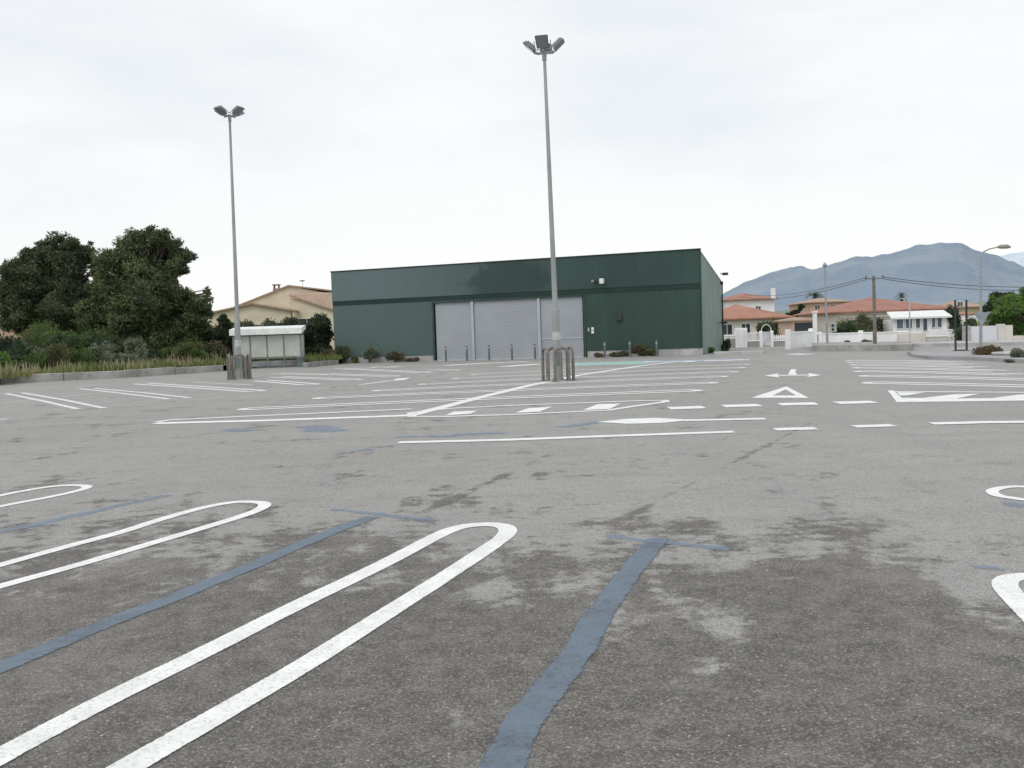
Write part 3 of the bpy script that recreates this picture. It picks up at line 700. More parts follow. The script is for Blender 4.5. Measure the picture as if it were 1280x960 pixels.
# roller doors
M_shut = M('grey_roller_door_steel', (.35, .375, .405), .6, .07, .4, metal=0, dirt=(.31, .335, .36))
M_post = M('pale_steel_post', (.44, .48, .52), .5, .1, 1)
M_frame = M('dark_door_frame', (.05, .075, .075), .6, .2, 1)
cuts = [D0 + .05, fu(592), fu(675), D1 - .05]
for i in range(3):
    a, c = cuts[i] + .1, cuts[i + 1] - .1; b = MB(); z = .05; hh = .235
    while z < DZ - .06:
        t = min(z + hh, DZ - .03); m_ = (z + t) / 2
        b.add([(a, .10, z), (c, .10, z), (c, .096, z + .03), (a, .096, z + .03), (c, .096, t - .03), (a, .096, t - .03), (c, .10, t), (a, .10, t)],
              [(0, 1, 2, 3), (3, 2, 4, 5), (5, 4, 6, 7)]); z = t
    b.box(a, c, .115, .16, .03, DZ - .02)
    o = b.build('roller_door', M_shut, WHS)
    rail = MB(); rail.box(a + .02, c - .02, .05, .098, .0, .07); rail.build('bottom_rail', M_post, o)
    if i == 2:
        r_ = MB(); r_.box(a, c, .06, .073, 1.25, 1.33); r_.build('lock_rail', M_post, o)
for i in (1, 2): box('door_post', M_post, WHS, cuts[i] - .085, cuts[i] + .085, -.04, .16, 0, DZ - .03)
b = MB(); b.box(D0 - .05, D0 + .06, -.05, .15, 0, DZ); b.box(D1 - .06, D1 + .05, -.05, .15, 0, DZ); b.box(D0 + .07, D1 - .07, -.045, .16, DZ - .025, DZ + .03)
b.build('door_frame', M_frame, WHS)
box('door_threshold', M_conc2, WHS, D0 - .1, D1 + .1, -.35, .2, -.02, .03)
# things fixed to the front
u_ = fu(751, 352); z_ = fz(751, 352)
WM = lambda nm, lb, ct, u, z, y=-.1: thing(nm, lb, ct, WA + ud * u + vd * y + Vector((0, 0, z)), ang)
t = WM('wall_floodlight', 'small white floodlight on a dark bracket high on the green front', 'floodlight', u_, z_)
M_wht = M('white_housing', (.75, .76, .76), .5, .08, 2); M_dk = M('dark_metal', (.04, .045, .05), .5, .2, 2)
b = MB(); b.bbox(.02, .30, -.42, -.12, -.15, .17, .03); b.build('lamp_housing', M_wht, t); b = MB(); b.box(-.34, .019, -.28, -.2, -.03, .03); b.box(-.36, -.28, -.28, .1, -.06, .06)
b.build('bracket', M_dk, t); b = MB(); b.bbox(-.52, -.36, -.34, -.16, -.03, .1, .02); b.build('sensor', M('reddish_grey_plastic', (.4, .3, .28), .6), t)
t = WM('wall_box', 'dark square box on the green wall right of the doors', 'wall box', fu(774, 397), fz(774, 397), -.02)
b = MB(); b.bbox(-.19, .19, -.12, .0, -.19, .19, .03); b.build('casing', M_dk, t); b = MB(); b.tube([(-.12, -.05, .18), (-.12, -.03, .5)], .015, 6); b.build('cable', M_dk, t)
t = WM('wall_notice', 'small white notice plate beside the right roller door', 'notice', fu(741, 413), fz(741, 413), -.03)
b = MB(); b.bbox(-.09, .09, -.03, .0, -.2, .2, .01); b.build('plate', M_wht, t); b = MB(); b.box(-.06, .06, -.034, -.031, -.03, .05); b.build('print', M('grey_print', (.3, .32, .33)), t)
t = WM('wall_switch', 'tiny pale switch box beside the right roller door', 'switch box', fu(736, 412), fz(736, 412), -.02)
b = MB(); b.bbox(-.05, .05, -.06, .0, -.12, .12, .015); b.build('casing', M_post, t)
# lamps on the side wall
for (px, py, yd, lb) in ((905, 342, DEP - .5, 'upper dark lamp sticking out at the rear corner of the warehouse side'), (899, 403, DEP - 1.6, 'lower dark lamp on the warehouse side wall')):
    p = WA + ud * (WLEN + .02) + vd * yd; zz = ZW(px, py, p.y)
    t = thing('side_wall_lamp', lb, 'wall lamp', (p.x, p.y, zz), ang, 'dark lamps on the warehouse side')
    b = MB(); b.box(0, .35, -.03, .03, -.03, .03); b.build('bracket', M_dk, t); b = MB(); b.bbox(.15, .55, -.18, .15, -.12, .06, .03); b.build('lamp_housing', M_dk, t)

# bollards before the doors
M_bol = M('grey_green_bollard_paint', (.13, .155, .165), .6, .2, 3)
bt = thing('bollard', '', 'bollard'); b = MB(); b.tube([(0, 0, 0), (0, 0, .95), (0, 0, 1.0)], [.065, .065, .045], 12); b.build('post', M_bol, bt, True)
b = MB(); b.tube([(0, 0, .80), (0, 0, .87)], [.069, .069], 12, True); b.build('band', M_post, bt, True)
b = MB(); b.tube([(0, 0, .0), (0, 0, .02)], [.12, .12], 12); b.build('base_plate', M_bol, bt, True)
BOL = [(565, 'before the left part of the left roller door'), (591, 'before the left door post'), (618.5, 'before the middle roller door, left one'), (646.5, 'before the middle roller door, right one'), (675, 'before the right door post, left of the near mast'),
       (761, 'before the green wall, nearest the right roller door'), (792, 'before the green wall beside the red brown weeds'), (825, 'rightmost, before the concrete plinth of the green wall')]
for i, (px, lb) in enumerate(BOL):
    o = bt if i == 0 else copy_tree(bt)
    p = WA + ud * fu(px, 450) - vd * 1.0
    o.location = (p.x, p.y, 0); o['label'] = 'slim grey bollard ' + lb; o['group'] = 'bollards before the warehouse'

# weeds at the foot of the warehouse
def at_wall(px, off): p = WA + ud * fu(px, 445) - vd * off; return p
for (px, off, rx, rz, mt, lb, sd) in ((428, .9, .75, .85, L_olive, 'tall olive weed at the left corner of the warehouse', 51), (462, .6, .85, .72, L_grey, 'grey green weed against the green wall left of the doors', 52),
        (495, .5, .95, .5, L_red, 'reddish weed at the foot of the wall left of the doors', 53), (515, .5, .55, .2, L_brown, 'low brown weed just left of the roller doors', 54),
        (748, .5, .35, .18, L_red, 'low reddish weed right of the right roller door', 55), (775, .5, .85, .26, L_olive, 'long low olive weed along the plinth', 56), (800, .5, .6, .5, L_red, 'red brown bush between the right bollards', 57),
        (816, .55, .5, .3, L_olive, 'small olive weed by the rightmost bollard', 58), (443, .6, .4, .3, L_olive, 'small olive weed between two taller weeds at the left corner', 59)):
    p = at_wall(px, off)
    shrub(lb, px, 445, p.y, rx, rz, mt, 900, .12, sd, name='weed', z=0, cat='weed', ry=.35)
shrub('round green bush at the right front corner of the warehouse', 887, 438, 60, .42, .3, L_green, 900, .1, 61, z=0, dark=False)
shrub('grey dark bush between warehouse side and garden wall', 908, 436, 66, .45, .55, L_dark, 900, .1, 62, z=0)
shrub('tiny dark weed at the kerb by the warehouse corner', 906, 440, 62, .3, .15, L_dark, 300, .08, 63, z=0, name='weed', cat='weed')
shrub('sandy tall weed between shelter and warehouse', 411, 445, 64.5, .7, .65, L_brown, 1200, .12, 64, z=.1, name='weed', cat='weed')

# ------------------------------------------------------------------ trolley shelter
SA = P(293, 461.5); SB = P(377, 458.5); sang = math.atan2(SB.y - SA.y, SB.x - SA.x); SL = (SB - SA).length
SH = ZW(335, 410, (SA.y + SB.y) / 2) ; print('shelter', SL, SH, SA.y)
t = thing('trolley_shelter', 'open trolley shelter with white roof edge and four frosted panels', 'shelter', SA, sang)
M_gal = M('galvanised_steel', (.22, .25, .255), .5, .18, 3, metal=.3)
M_frost = M('frosted_panel', (.50, .515, .47), .4, .1, .8, dirt=(.43, .45, .40))
b = MB(); b.add([(-.15, -.35, SH - .05), (SL + .15, -.35, SH - .05), (SL + .15, 1.9, SH + .15), (-.15, 1.9, SH + .15), (-.15, -.35, SH - .42), (SL + .15, -.35, SH - .42), (SL + .15, 1.9, SH - .1), (-.15, 1.9, SH - .1)],
                [(0, 1, 2, 3), (7, 6, 5, 4), (0, 4, 5, 1), (1, 5, 6, 2), (2, 6, 7, 3), (3, 7, 4, 0)]); b.build('roof', M('white_roof_sheet', (.80, .83, .80), .5, .12, 1.5, dirt=(.5, .53, .5)), t)
for i in range(5):
    x = SL * i / 4; box('post', M_gal, t, x - .035, x + .035, -.04, .04, 0, SH - .43); box('post', M_gal, t, x - .03, x + .03, 1.7, 1.78, 0, SH - .16)
for i in range(4): box('panel', M_frost, t, SL * i / 4 + .045, SL * (i + 1) / 4 - .045, -.012, .012, .72, SH - .5)
for i, (y0, y1) in enumerate(((-.03, .03),)):
    b = MB(); b.box(.04, SL - .04, y0, y1, .62, .70); b.box(.04, SL - .04, y0, y1, SH - .495, SH - .43); b.build('rail', M_gal, t)
for s_ in (0, SL): box('side_panel', M_frost, t, s_ - .01, s_ + .01, .06, 1.68, .72, SH - .5)
b = MB()
for z in (.18, .34, .5): b.tube([(.04, 1.72, z), (SL - .04, 1.72, z)], .025, 6)
for z in (.2, .4): b.tube([(0, .05, z), (0, 1.7, z)], .022, 6); b.tube([(SL, .05, z), (SL, 1.7, z)], .022, 6)
b.build('guard_rail', M_gal, t)
box('kick_panel', M('stained_grey_sheet', (.2, .215, .215), .7, .4, 1.2), t, .04, SL - .04, -.02, .004, .10, .46)
for k, x in enumerate((2.55, 3.9)):
    p = SA + Vector((math.cos(sang), math.sin(sang), 0)) * x
tt = thing('low_bin', 'low grey green bin at the right foot of the trolley shelter', 'bin', (SB.x + .1, SB.y - .3, 0), sang)
b = MB(); b.bbox(-.3, .15, -.25, .2, .02, .62, .05); b.build('body', M('grey_green_plastic', (.14, .18, .165), .6), tt); b = MB(); b.bbox(-.32, .17, -.27, .22, .622, .70, .03); b.build('lid', M_gal, tt)

# ------------------------------------------------------------------ masts with floodlights and hoops
M_mast = M('galvanised_mast_steel', (.36, .38, .38), .55, .2, 1.2, metal=.25, sc=(1, 1, .3), dirt=(.30, .32, .325))
M_fl = M('floodlight_grey', (.19, .20, .225), .5, .15, 4)
M_gls = M('floodlight_glass', (.20, .22, .25), .15, .1, 2, spec=.6)
M_hoop = M('grey_brown_hoop_paint', (.20, .18, .165), .6, .25, 5)
M_box = M('pale_sticker', (.5, .52, .51), .6, .15, 6)
def mast(px, py, tx, ty, azi, label, tilt=0):
    base = P(px, py); top = W(tx, ty, base.y + .2); d = top - base; H = d.z
    t = thing('floodlight_mast', label, 'light mast', base)
    b = MB(); pts = []; rad = []
    for k in range(9): q = k / 8; pts.append((d.x * q, d.y * q, H * q)); rad.append(.105 - .055 * q)
    b.tube(pts, rad, 14); b.build('pole', M_mast, t, True)
    low = MB(); low.tube([(0, 0, 0), (d.x * .22, 0, H * .22), (d.x * .222, 0, H * .222)], [.135, .13, .11], 14); low.build('lower_sleeve', M_mast, t, True)
    bp = MB(); bp.bbox(-.24, .24, -.24, .24, 0, .03, .01)
    for sx in (-.18, .18):
        for sy in (-.18, .18): bp.tube([(sx, sy, .02), (sx, sy, .08)], .018, 6)
    bp.build('base_plate', M_mast, t)
    hd = MB(); hd.bbox(-.07, .07, -.175, -.115, .55, 1.0, .01); hd.build('access_door', M_gal, t)
    st = MB(); st.tube([(d.x * .125, 0, H * .125), (d.x * .135, 0, H * .15)], [.14, .139], 14, False); st.build('sticker', M_box, t)
    col = MB(); col.tube([(d.x, d.y, H - .25), (d.x, d.y, H + .06)], .075, 12)
    for k in range(2):
        a = azi + k * math.pi / 2; c_, s_ = math.cos(a) * .34, math.sin(a) * .34; col.tube([(d.x - c_, d.y - s_, H), (d.x + c_, d.y + s_, H)], .03, 8)
    col.build('arm', M_mast, t, True)
    for k in range(4):
        a = azi + k * math.pi / 2; c_, s_ = math.cos(a), math.sin(a)
        MM = Matrix.Translation((d.x + c_ * .32, d.y + s_ * .32, H + .02)) @ Matrix.Rotation(a, 4, 'Z') @ Matrix.Rotation(R(-(42, 50, 40, 46)[k] + tilt), 4, 'Y')
        # local x runs outward along the lamp face, z is its back
        b = MB(); vs = [(0.04, -.2, 0), (.49, -.22, 0), (.49, .22, 0), (.04, .2, 0), (.10, -.15, .15), (.44, -.17, .13), (.44, .17, .13), (.10, .15, .15)]
        b.add([MM @ Vector(v) for v in vs], [(3, 2, 1, 0), (4, 5, 6, 7), (0, 1, 5, 4), (1, 2, 6, 5), (2, 3, 7, 6), (3, 0, 4, 7)])
        for q in range(4): b.box(.14 + q * .08, .155 + q * .08, -.14, .14, .13, .18, MM)
        fl = b.build('floodlight', M_fl, t)
        g = MB(); g.box(.07, .46, -.18, .18, -.012, -.003, MM); g.build('glass', M_gls, fl)
        y = MB(); y.tube([MM @ Vector((.28, -.27, .05)), MM @ Vector((-.02, -.27, .05)), MM @ Vector((-.02, .27, .05)), MM @ Vector((.28, .27, .05))], .016, 6); y.build('yoke', M_mast, fl)
    return base
h1 = mast(698, 476, 680.3, 66, R(-10), 'tall floodlight mast nearest the camera, before the roller doors')
h2 = mast(299.5, 474, 287, 145, R(62), 'tall floodlight mast further back at left, beside the trolley shelter', 17)
ht = thing('hoop_guard', '', 'hoop guard'); b = MB(); hw, hh = .24, 1.12
pts = [(-hw, 0, 0), (-hw, 0, hh - .2)] + [(-hw * math.cos(a), 0, hh - .2 + .2 * math.sin(a)) for a in [math.pi * k / 10 for k in range(1, 10)]] + [(hw, 0, hh - .2), (hw, 0, 0)]
b.tube(pts, .052, 12); b.build('hoop', M_hoop, ht, True)
for s_ in (-1, 1): f_ = MB(); f_.tube([(s_ * hw, 0, 0), (s_ * hw, 0, .015)], .115, 10); f_.build('foot_plate', M_hoop, ht)
k = 0
for base, nm, rot in ((h1, 'near', R(14)), (h2, 'far left', R(22))):
    for j, side in enumerate(('front', 'right', 'rear', 'left')):
        a = rot + j * math.pi / 2 - math.pi / 2; o = ht if k == 0 else copy_tree(ht); k += 1
        r_ = .44
        o.location = (base.x + math.cos(a) * r_, base.y + math.sin(a) * r_, 0); o.rotation_euler = (0, 0, a + math.pi / 2 + (.1 if j % 2 else -.06))
        o['label'] = 'grey brown steel hoop on the %s side of the %s mast' % (side, nm); o['group'] = 'hoop guards around the light masts'

# ------------------------------------------------------------------ houses
M_cream = M('cream_render', (.72, .65, .50), .9, .12, .5); M_white = M('white_render', (.88, .88, .88), .85, .1, .5, dirt=(.8, .8, .79))
M_pink = M('pink_render', (.58, .42, .33), .9, .12, .5); M_crw = M('warm_white_render', (.68, .65, .60), .9, .1, .5); M_yel = M('yellow_render', (.58, .50, .34), .9, .1, .5)
T_or = tiles('orange_roof_tiles', (.40, .19, .135), (.49, .26, .19)); T_pk = tiles('pale_roof_tiles', (.42, .30, .23), (.52, .38, .29)); T_rd = tiles('red_roof_tiles', (.36, .17, .13), (.45, .23, .175))
M_glass = M('dark_window_glass', (.05, .06, .075), .12, .3, 1, spec=.6); M_gl2 = M('blue_grey_window_glass', (.12, .15, .20), .15, .3, 1, spec=.6)
M_eave = M('brown_eave', (.20, .12, .085), .8); M_gw = M('grey_painted_wall', (.36, .355, .34), .9, .12, .6)
def win(parent, x, z, w, h, y, fm=None, gm=None, arch=False, bars=1):
    fm = fm or M_wht; gm = gm or M_glass; b = MB(); e = .07
    b.box(x, x + w, y - .05, y + .02, z, z + e); b.box(x, x + w, y - .05, y + .02, z + h - e, z + h)
    b.box(x, x + e, y - .05, y + .02, z + e, z + h - e); b.box(x + w - e, x + w, y - .05, y + .02, z + e, z + h - e)
    for k in range(bars): q = x + w * (k + 1) / (bars + 1); b.box(q - .025, q + .025, y - .045, y + .02, z + e, z + h - e)
    o = b.build('window', fm, parent); g = MB(); g.box(x + e, x + w - e, y - .012, y - .004, z + e, z + h - e); g.build('pane', gm, o); return o
def hiproof(b, x0, x1, y0, y1, ze, zr, o=.45, hip=1.0, th=.12):
    x0 -= o; x1 += o; y0 -= o; y1 += o; d = (y1 - y0) / 2; hx = min(d * hip, (x1 - x0) / 2 - .05) ; ym = (y0 + y1) / 2
    vs = [(x0, y0, ze), (x1, y0, ze), (x1, y1, ze), (x0, y1, ze), (x0 + hx, ym, zr), (x1 - hx, ym, zr), (x0, y0, ze - th), (x1, y0, ze - th), (x1, y1, ze - th), (x0, y1, ze - th)]
    b.add(vs, [(0, 1, 5, 4), (1, 2, 5), (2, 3, 4, 5), (3, 0, 4), (0, 6, 7, 1), (1, 7, 8, 2), (2, 8, 9, 3), (3, 9, 6, 0), (9, 8, 7, 6)])
def house(label, px0, px1, Y, dep, py_e, py_r, wallm, roofm, wins, name='house', hip=1.0, o=.45, pym=None, chim=None, cat='house', z0=0, gm=None, rz=0):
    xm = (px0 + px1) / 2; x0, x1 = XW(px0, Y, py_e), XW(px1, Y, py_e); w = x1 - x0; ze = ZW(xm, py_e, Y); zr = ZW(xm, py_r, Y + dep / 2)
    t = thing(name, label, cat, (x0, Y, z0), rz); ze -= z0; zr -= z0
    box('wall', wallm, t, 0, w, 0, dep, -.2, ze - .13)
    b = MB(); hiproof(b, 0, w, 0, dep, ze, zr, o, hip); r_ = b.build('roof', roofm, t)
    for (a, c, h0, h1) in wins:                         # fractions of width, metres up
        win(t, a * w, h0, (c - a) * w, h1 - h0, 0, gm=gm)
    if chim:
        cx, cz0, cz1, cw, cm = chim
        q = MB(); q.bbox(cx * w - cw / 2, cx * w + cw / 2, -.5, -.5 + cw, ze - .1, cz1 - z0, .02); q.build('chimney', cm, r_)
    return t
# house at left: two gables facing the camera
Y = 98.0
def L_(px, py, dy=0): p = W(px, py, Y + dy); return p
hx0 = XW(256, Y, 390); HT = thing('house', 'cream house with pale tiled gables behind the hedge at left', 'house', (hx0, Y, 0))
def g_(px, py, Yo=0): p = W(px, py, Y + Yo); return (p.x - hx0, p.z)
b = MB(); gp = [g_(262, 392), g_(316, 380.5), g_(364, 388), (g_(364, 388)[0], -.1), (g_(262, 392)[0], -.1)]; b.prism(gp, 0, 6); b.build('wall', M_cream, HT)
def slope_roof(p, q, y0, y1, th=.16, nm='roof', m=None, par=None):
    b = MB(); b.add([(p[0], y0, p[1]), (q[0], y0, q[1]), (q[0], y1, q[1]), (p[0], y1, p[1]), (p[0], y0, p[1] - th), (q[0], y0, q[1] - th), (q[0], y1, q[1] - th), (p[0], y1, p[1] - th)],
                    [(0, 1, 2, 3), (7, 6, 5, 4), (0, 4, 5, 1), (1, 5, 6, 2), (2, 6, 7, 3), (3, 7, 4, 0)]); return b.build(nm, m or T_pk, par or HT)
slope_roof(g_(252, 392.8), g_(316, 378.6), -.4, 5.9); slope_roof(g_(316.1, 378.6), g_(366, 387.2), -.4, 5.9)
b = MB(); gp = [g_(290, 385, 6.2), g_(361, 357.5, 6.2), g_(440, 372, 6.2), (g_(440, 390, 6.2)[0], -.1), (g_(290, 390, 6.2)[0], -.1)]; b.prism(gp, 6.2, 15); b.build('wall', M_cream, HT)
rf = slope_roof(g_(286, 386, 6.2), g_(361, 356.2, 6.2), 5.95, 15.3); slope_roof(g_(361.1, 356.2, 6.2), g_(445, 366, 6.2), 5.95, 15.3)
b = MB(); gp = [g_(362, 372, 3), g_(440, 392, 3), (g_(440, 400, 3)[0], -.1), (g_(362, 400, 3)[0], -.1)]; b.prism(gp, 3, 6.1); b.build('wall', M_cream, HT)
a0, a1 = g_(362, 368.5, 3), g_(425, 389, 3); c0, c1 = g_(375, 365, 6.2), g_(440, 366, 6.2)
b = MB(); b.add([(a0[0], 2.7, a0[1]), (a1[0], 2.7, a1[1]), (c1[0], 5.94, c1[1]), (c0[0], 5.94, c0[1]), (a0[0], 2.7, a0[1] - .18), (a1[0], 2.7, a1[1] - .18)], [(0, 1, 2, 3), (4, 5, 1, 0)]); b.build('roof', T_pk, HT)
cx, cz = g_(345, 362, 8); b = MB(); b.bbox(cx - .35, cx + .35, 8, 8.7, cz - 1.2, cz + .15, .03)
for q in (-.3, .22): b.box(cx + q, cx + q + .08, 8.05, 8.65, cz + .16, cz + .5)
b.bbox(cx - .42, cx + .42, 7.95, 8.75, cz + .51, cz + .62, .03); b.build('chimney', M('brown_chimney', (.25, .2, .18), .9), rf)
cx, cz = g_(378, 351.5, 12); b = MB(); b.tube([(cx, 12, cz - 1.5), (cx, 12, cz)], .025, 6); b.bbox(cx - .3, cx + .25, 11.9, 12.1, cz - .02, cz + .12, .02); b.build('antenna', M_gal, rf)
x_, z_ = g_(372, 398, 3); win(HT, x_, z_ - 1.6, 2.0, 1.6, 3, gm=M_glass)
b = MB(); bx_, bz_ = g_(364, 386, 0); b.tube([(bx_, -.1, bz_), (bx_ + .3, -.1, 0)], .07, 6); b.build('downpipe', M_eave, HT)
house('pink house corner peeping out under the left pine', -40, 18, 92, 9, 401, 388, M_pink, T_pk, [(.75, .9, 1.0, 2.2)])

# right: houses
h = house('low cream house with orange tiled roof just right of the warehouse', 884, 986, 88, 9, 397.5, 380, M_crw, T_or, [(.17, .31, .9, 2.0), (.41, .53, .9, 2.0), (.60, .74, .9, 2.1)], hip=1.25)
house('white upstairs house with red roof and tall white chimney behind the orange roof', 908, 968, 122, 9, 374, 366, M_white, T_rd, [(.2, .32, 3.4, 4.4), (.6, .72, 3.4, 4.4)], chim=(.965, 0, ZW(966, 360, 121), .5, M_white))
house('orange two storey house block left of the utility pole', 1013, 1062, 132, 10, 377, 372, M_pink, T_pk, [(.1, .25, 3.2, 4.5), (.5, .68, 3.0, 4.5), (.78, .92, 3.2, 4.5)])
house('small garage building with brown flat roof edge and dark open front', 990, 1021, 76, 5, 399.5, 396, M_pink, T_pk, [], name='garage', cat='garage', o=.2, z0=0)
gx0, gx1 = XW(993, 75.4), XW(1019, 75.4); box('garage_opening_shade', M_dk, [o for o in COL.objects if o.name.startswith('garage')][0], .2, gx1 - gx0 + .1, -.03, -.004, .4, ZW(1005, 403.5, 76))  # dark panel on the wall stands in for the shade inside the garage
h4 = house('long low house with wide red tiled roof behind the glazed porch', 1044, 1188, 86, 11, 387.5, 371, M_crw, T_rd, [(.10, .26, .9, 2.0), (.36, .44, .9, 2.0)], hip=1.1)
b = MB(); w4 = XW(1112, 86) - XW(1044, 86); b.box(.3, w4, -1.6, -.5, 2.15, 2.3); b.build('awning', M('beige_awning', (.55, .5, .43), .8), h4)
house('cream house with tan roof far behind the two post frame', 1192, 1232, 112, 9, 383, 375.5, M_yel, T_pk, [(.1, .3, 3.0, 3.9)])
house('white annex below the tan roofed house', 1199, 1222, 98, 5, 392, 389, M_white, T_or, [], o=.1)
# glazed porch
Yp = 77.5; x0 = XW(1117, Yp); x1 = XW(1184, Yp); zt = ZW(1150, 396, Yp); w = x1 - x0
t = thing('glazed_porch', 'white glazed porch with white sloping roof and dark panes', 'porch', (x0, Yp, 0))
b = MB(); b.add([(-.3, -.3, zt), (w + .3, -.3, zt), (w + 1.2, 3.2, zt + .55), (.75, 3.2, zt + .55), (-.3, -.3, zt - .14), (w + .3, -.3, zt - .14), (w + 1.2, 3.2, zt + .4), (.75, 3.2, zt + .4)], [(0, 1, 2, 3), (7, 6, 5, 4), (0, 4, 5, 1), (1, 5, 6, 2), (2, 6, 7, 3), (3, 7, 4, 0)])
b.build('roof', M('white_porch_roof', (.80, .81, .80), .6, .05, 1), t)
zs = ZW(1150, 411, Yp); box('wall', M_white, t, 0, w, 0, 3, -.1, zs); box('wall', M_white, t, 0, w, .06, 3, zs + .002, zt - .15)
zl = ZW(1150, 421, Yp)
for (a, c, low) in ((1120, 1130, 0), (1131, 1141, 0), (1144, 1151, 0), (1153, 1160, 1), (1164, 1170, 0), (1171, 1178, 0)):
    xa, xc = XW(a, Yp) - x0, XW(c, Yp) - x0; win(t, xa, zs - (.25 if low else 0) + .02, xc - xa, zt - zs - .12 + (.25 if low else 0), -.0, gm=M_gl2, bars=0)

# street walls
def wall(label, px0, px1, Y, pyt, m=None, name='garden_wall', cap=True, th=.2, z0=-.05, cat='wall', Y2=None, coping=None):
    x0 = XW(px0, Y); x1 = XW(px1, Y2 or Y); zt = ZW((px0 + px1) / 2, pyt, Y); a = math.atan2((Y2 or Y) - Y, x1 - x0); L = math.hypot(x1 - x0, (Y2 or Y) - Y)
    t = thing(name, label, cat, (x0, Y, 0), a); b = MB(); b.box(0, L, 0, th, z0, zt - .08 if cap else zt); b.build('wall', m or M_white, t)
    if cap: c_ = MB(); c_.bbox(-.04, L + .04, -.05, th + .05, zt - .078, zt, .02); c_.build('coping', coping or M_white, t)
    return t, L, zt
YW = 73.5
t, L, zt = wall('low white wall with grey base between warehouse and white panel', 904, 920, YW, 419)
b = MB(); b.box(.02, L - .02, -.03, -.003, -.05, .75); b.build('plinth', M_gw, t)
t = thing('utility_cabinet', 'tall plain white cabinet standing in the garden wall line', 'cabinet', (XW(920, YW - .3), YW - .3, 0))
L = XW(934.5, YW) - XW(920, YW); zt = ZW(927, 410, YW - .3); b = MB(); b.bbox(0, L, 0, .45, .02, zt, .03); b.build('body', M_white, t)
for k in range(2): b = MB(); b.box(.05 + k * L / 2, L / 2 - .03 + k * L / 2, -.02, -.002, .2, zt - .15); b.build('door', M_wht, t)
t, L, zt = wall('grey based wall with white rail between cabinet and arched gate', 935, 949, YW, 425.5, M_gw)
b = MB(); b.box(0, L, .06, .12, zt + .55, zt + .63)
for k in range(6): b.box(.04 + k * (L - .1) / 5, .08 + k * (L - .1) / 5, .07, .11, zt + .002, zt + .55)
b.build('railing', M_white, t)
# arched gate with pillars
t = thing('arched_gate', 'white gate with arched top between two white pillars', 'gate', (XW(950, YW - .2), YW - .2, 0)); L = XW(967, YW) - XW(950, YW); zg = ZW(958, 415, YW)
for x in (0, L - .22): b = MB(); b.bbox(x, x + .22, -.02, .25, -.02, zg + .1, .03); b.build('pillar', M_white, t)
box('gate_leaf', M('gate_lilac_white', (.62, .63, .66), .6), t, .23, L - .23, .08, .12, .12, zg + .03)
b = MB(); rr_ = (L - .3) / 2; b.tube([(L / 2 - rr_ * math.cos(a), .1, zg + .05 + .55 * math.sin(a)) for a in [math.pi * k / 12 for k in range(13)]], .028, 8); b.build('arch', M_white, t)
for k in range(7): pass
t, L, zt = wall('low grey wall with white coping right of the arched gate', 967, 986, YW, 425, M_gw)
b = MB()
for k in range(7): x = .1 + k * (L - .2) / 6; b.tube([(x, .1, zt), (x, .1, zt + .18), (x, .1, zt + .42)], [.05, .09, .04], 8)
b.build('balustrade', M_white, t)
t, L, zt = wall('plain white wall nearest the lane end, pillar at each end', 987, 1016, 64, 414.5, M_white, Y2=68)
for x in (-.15, L - .15): b = MB(); b.bbox(x, x + .32, -.08, .28, -.02, zt + .18, .03); b.build('pillar', M_white, t)
x_ = XW(1019, 71); t = thing('pillar', 'tall slender white pillar behind the plain white wall', 'pillar', (x_, 71, 0)); zt = ZW(1020, 391, 71)
b = MB(); b.bbox(-.14, .14, -.14, .14, -.02, zt, .03); b.build('shaft', M_white, t); b = MB(); b.bbox(-.19, .19, -.19, .19, zt + .002, zt + .12, .03); b.build('cap', M_white, t)
YW2 = 74.0
t, L, zt = wall('long white street wall below the porch, left part', 1023, 1091, YW2, 416)
for k in (0, 3.3): b = MB(); b.bbox(k, k + .3, -.06, .27, -.02, zt + .14, .03); b.build('pillar', M_white, t)
t, L, zt = wall('white street wall between utility pole and thin pale pole', 1092, 1137, YW2, 414.5)
b = MB(); b.bbox(1.9, 4.0, -.5, -.02, .0, .75, .05); b.build('bench_block', M_crw, t)
t, L, zt = wall('beige street wall under the glazed porch', 1138, 1184, YW2, 420, M_crw)
b = MB(); b.box(.02, 3.0, -.02, -.002, .0, zt - .45); b.build('render_panel', M('beige_render_panel', (.48, .45, .41), .9, .1, 1), t)
t, L, zt = wall('low white wall seen through the two post frame', 1185, 1204, YW2, 407.5 + 4, M_white)
b = MB(); b.box(.0, L, -.03, -.002, .0, zt - .7); b.build('plinth', M_crw, t)
# white sliding gate at right
Yg = 64; t = thing('sliding_gate', 'wide plain white sliding gate behind the curved street lamp', 'gate', (XW(1205, Yg), Yg, 0)); L = XW(1256, Yg) - XW(1205, Yg); zt = ZW(1230, 407.5, Yg)
b = MB(); b.bbox(0, .45, -.1, .3, -.02, zt + .05, .03); b.build('pillar', M('lilac_grey_pillar', (.45, .42, .42), .9), t)
box('gate_leaf', M('bright_gate_white', (.72, .73, .78), .5, .05, .5), t, .47, L - .5, .05, .1, .08, zt)
b = MB(); b.bbox(L - .48, L, -.1, .3, -.02, zt + .1, .03); b.build('pillar', M_crw, t)
b = MB(); b.bbox(L + .01, L + .55, -.05, .25, -.02, zt - .0, .02); b.box(L + .56, L + 1.3, -.05, .25, -.02, zt - .75); b.build('stepped_wall', M_crw, t)
wall('grey rendered wall running off at the right edge', 1264, 1400, 66, 418, M('dull_grey_render', (.27, .275, .26), .9, .12, .6), cap=False)
M_pale = M('rough_pale_concrete', (.58, .58, .57), .9, .25, 1.2, dirt=(.33, .32, .3), bmp=.5)
t, L, zt = wall('low pale concrete wall at the right edge behind the shrubs', 1241, 1420, 37, 437, M_pale, Y2=31, th=.5, name='low_wall', coping=M_pale)

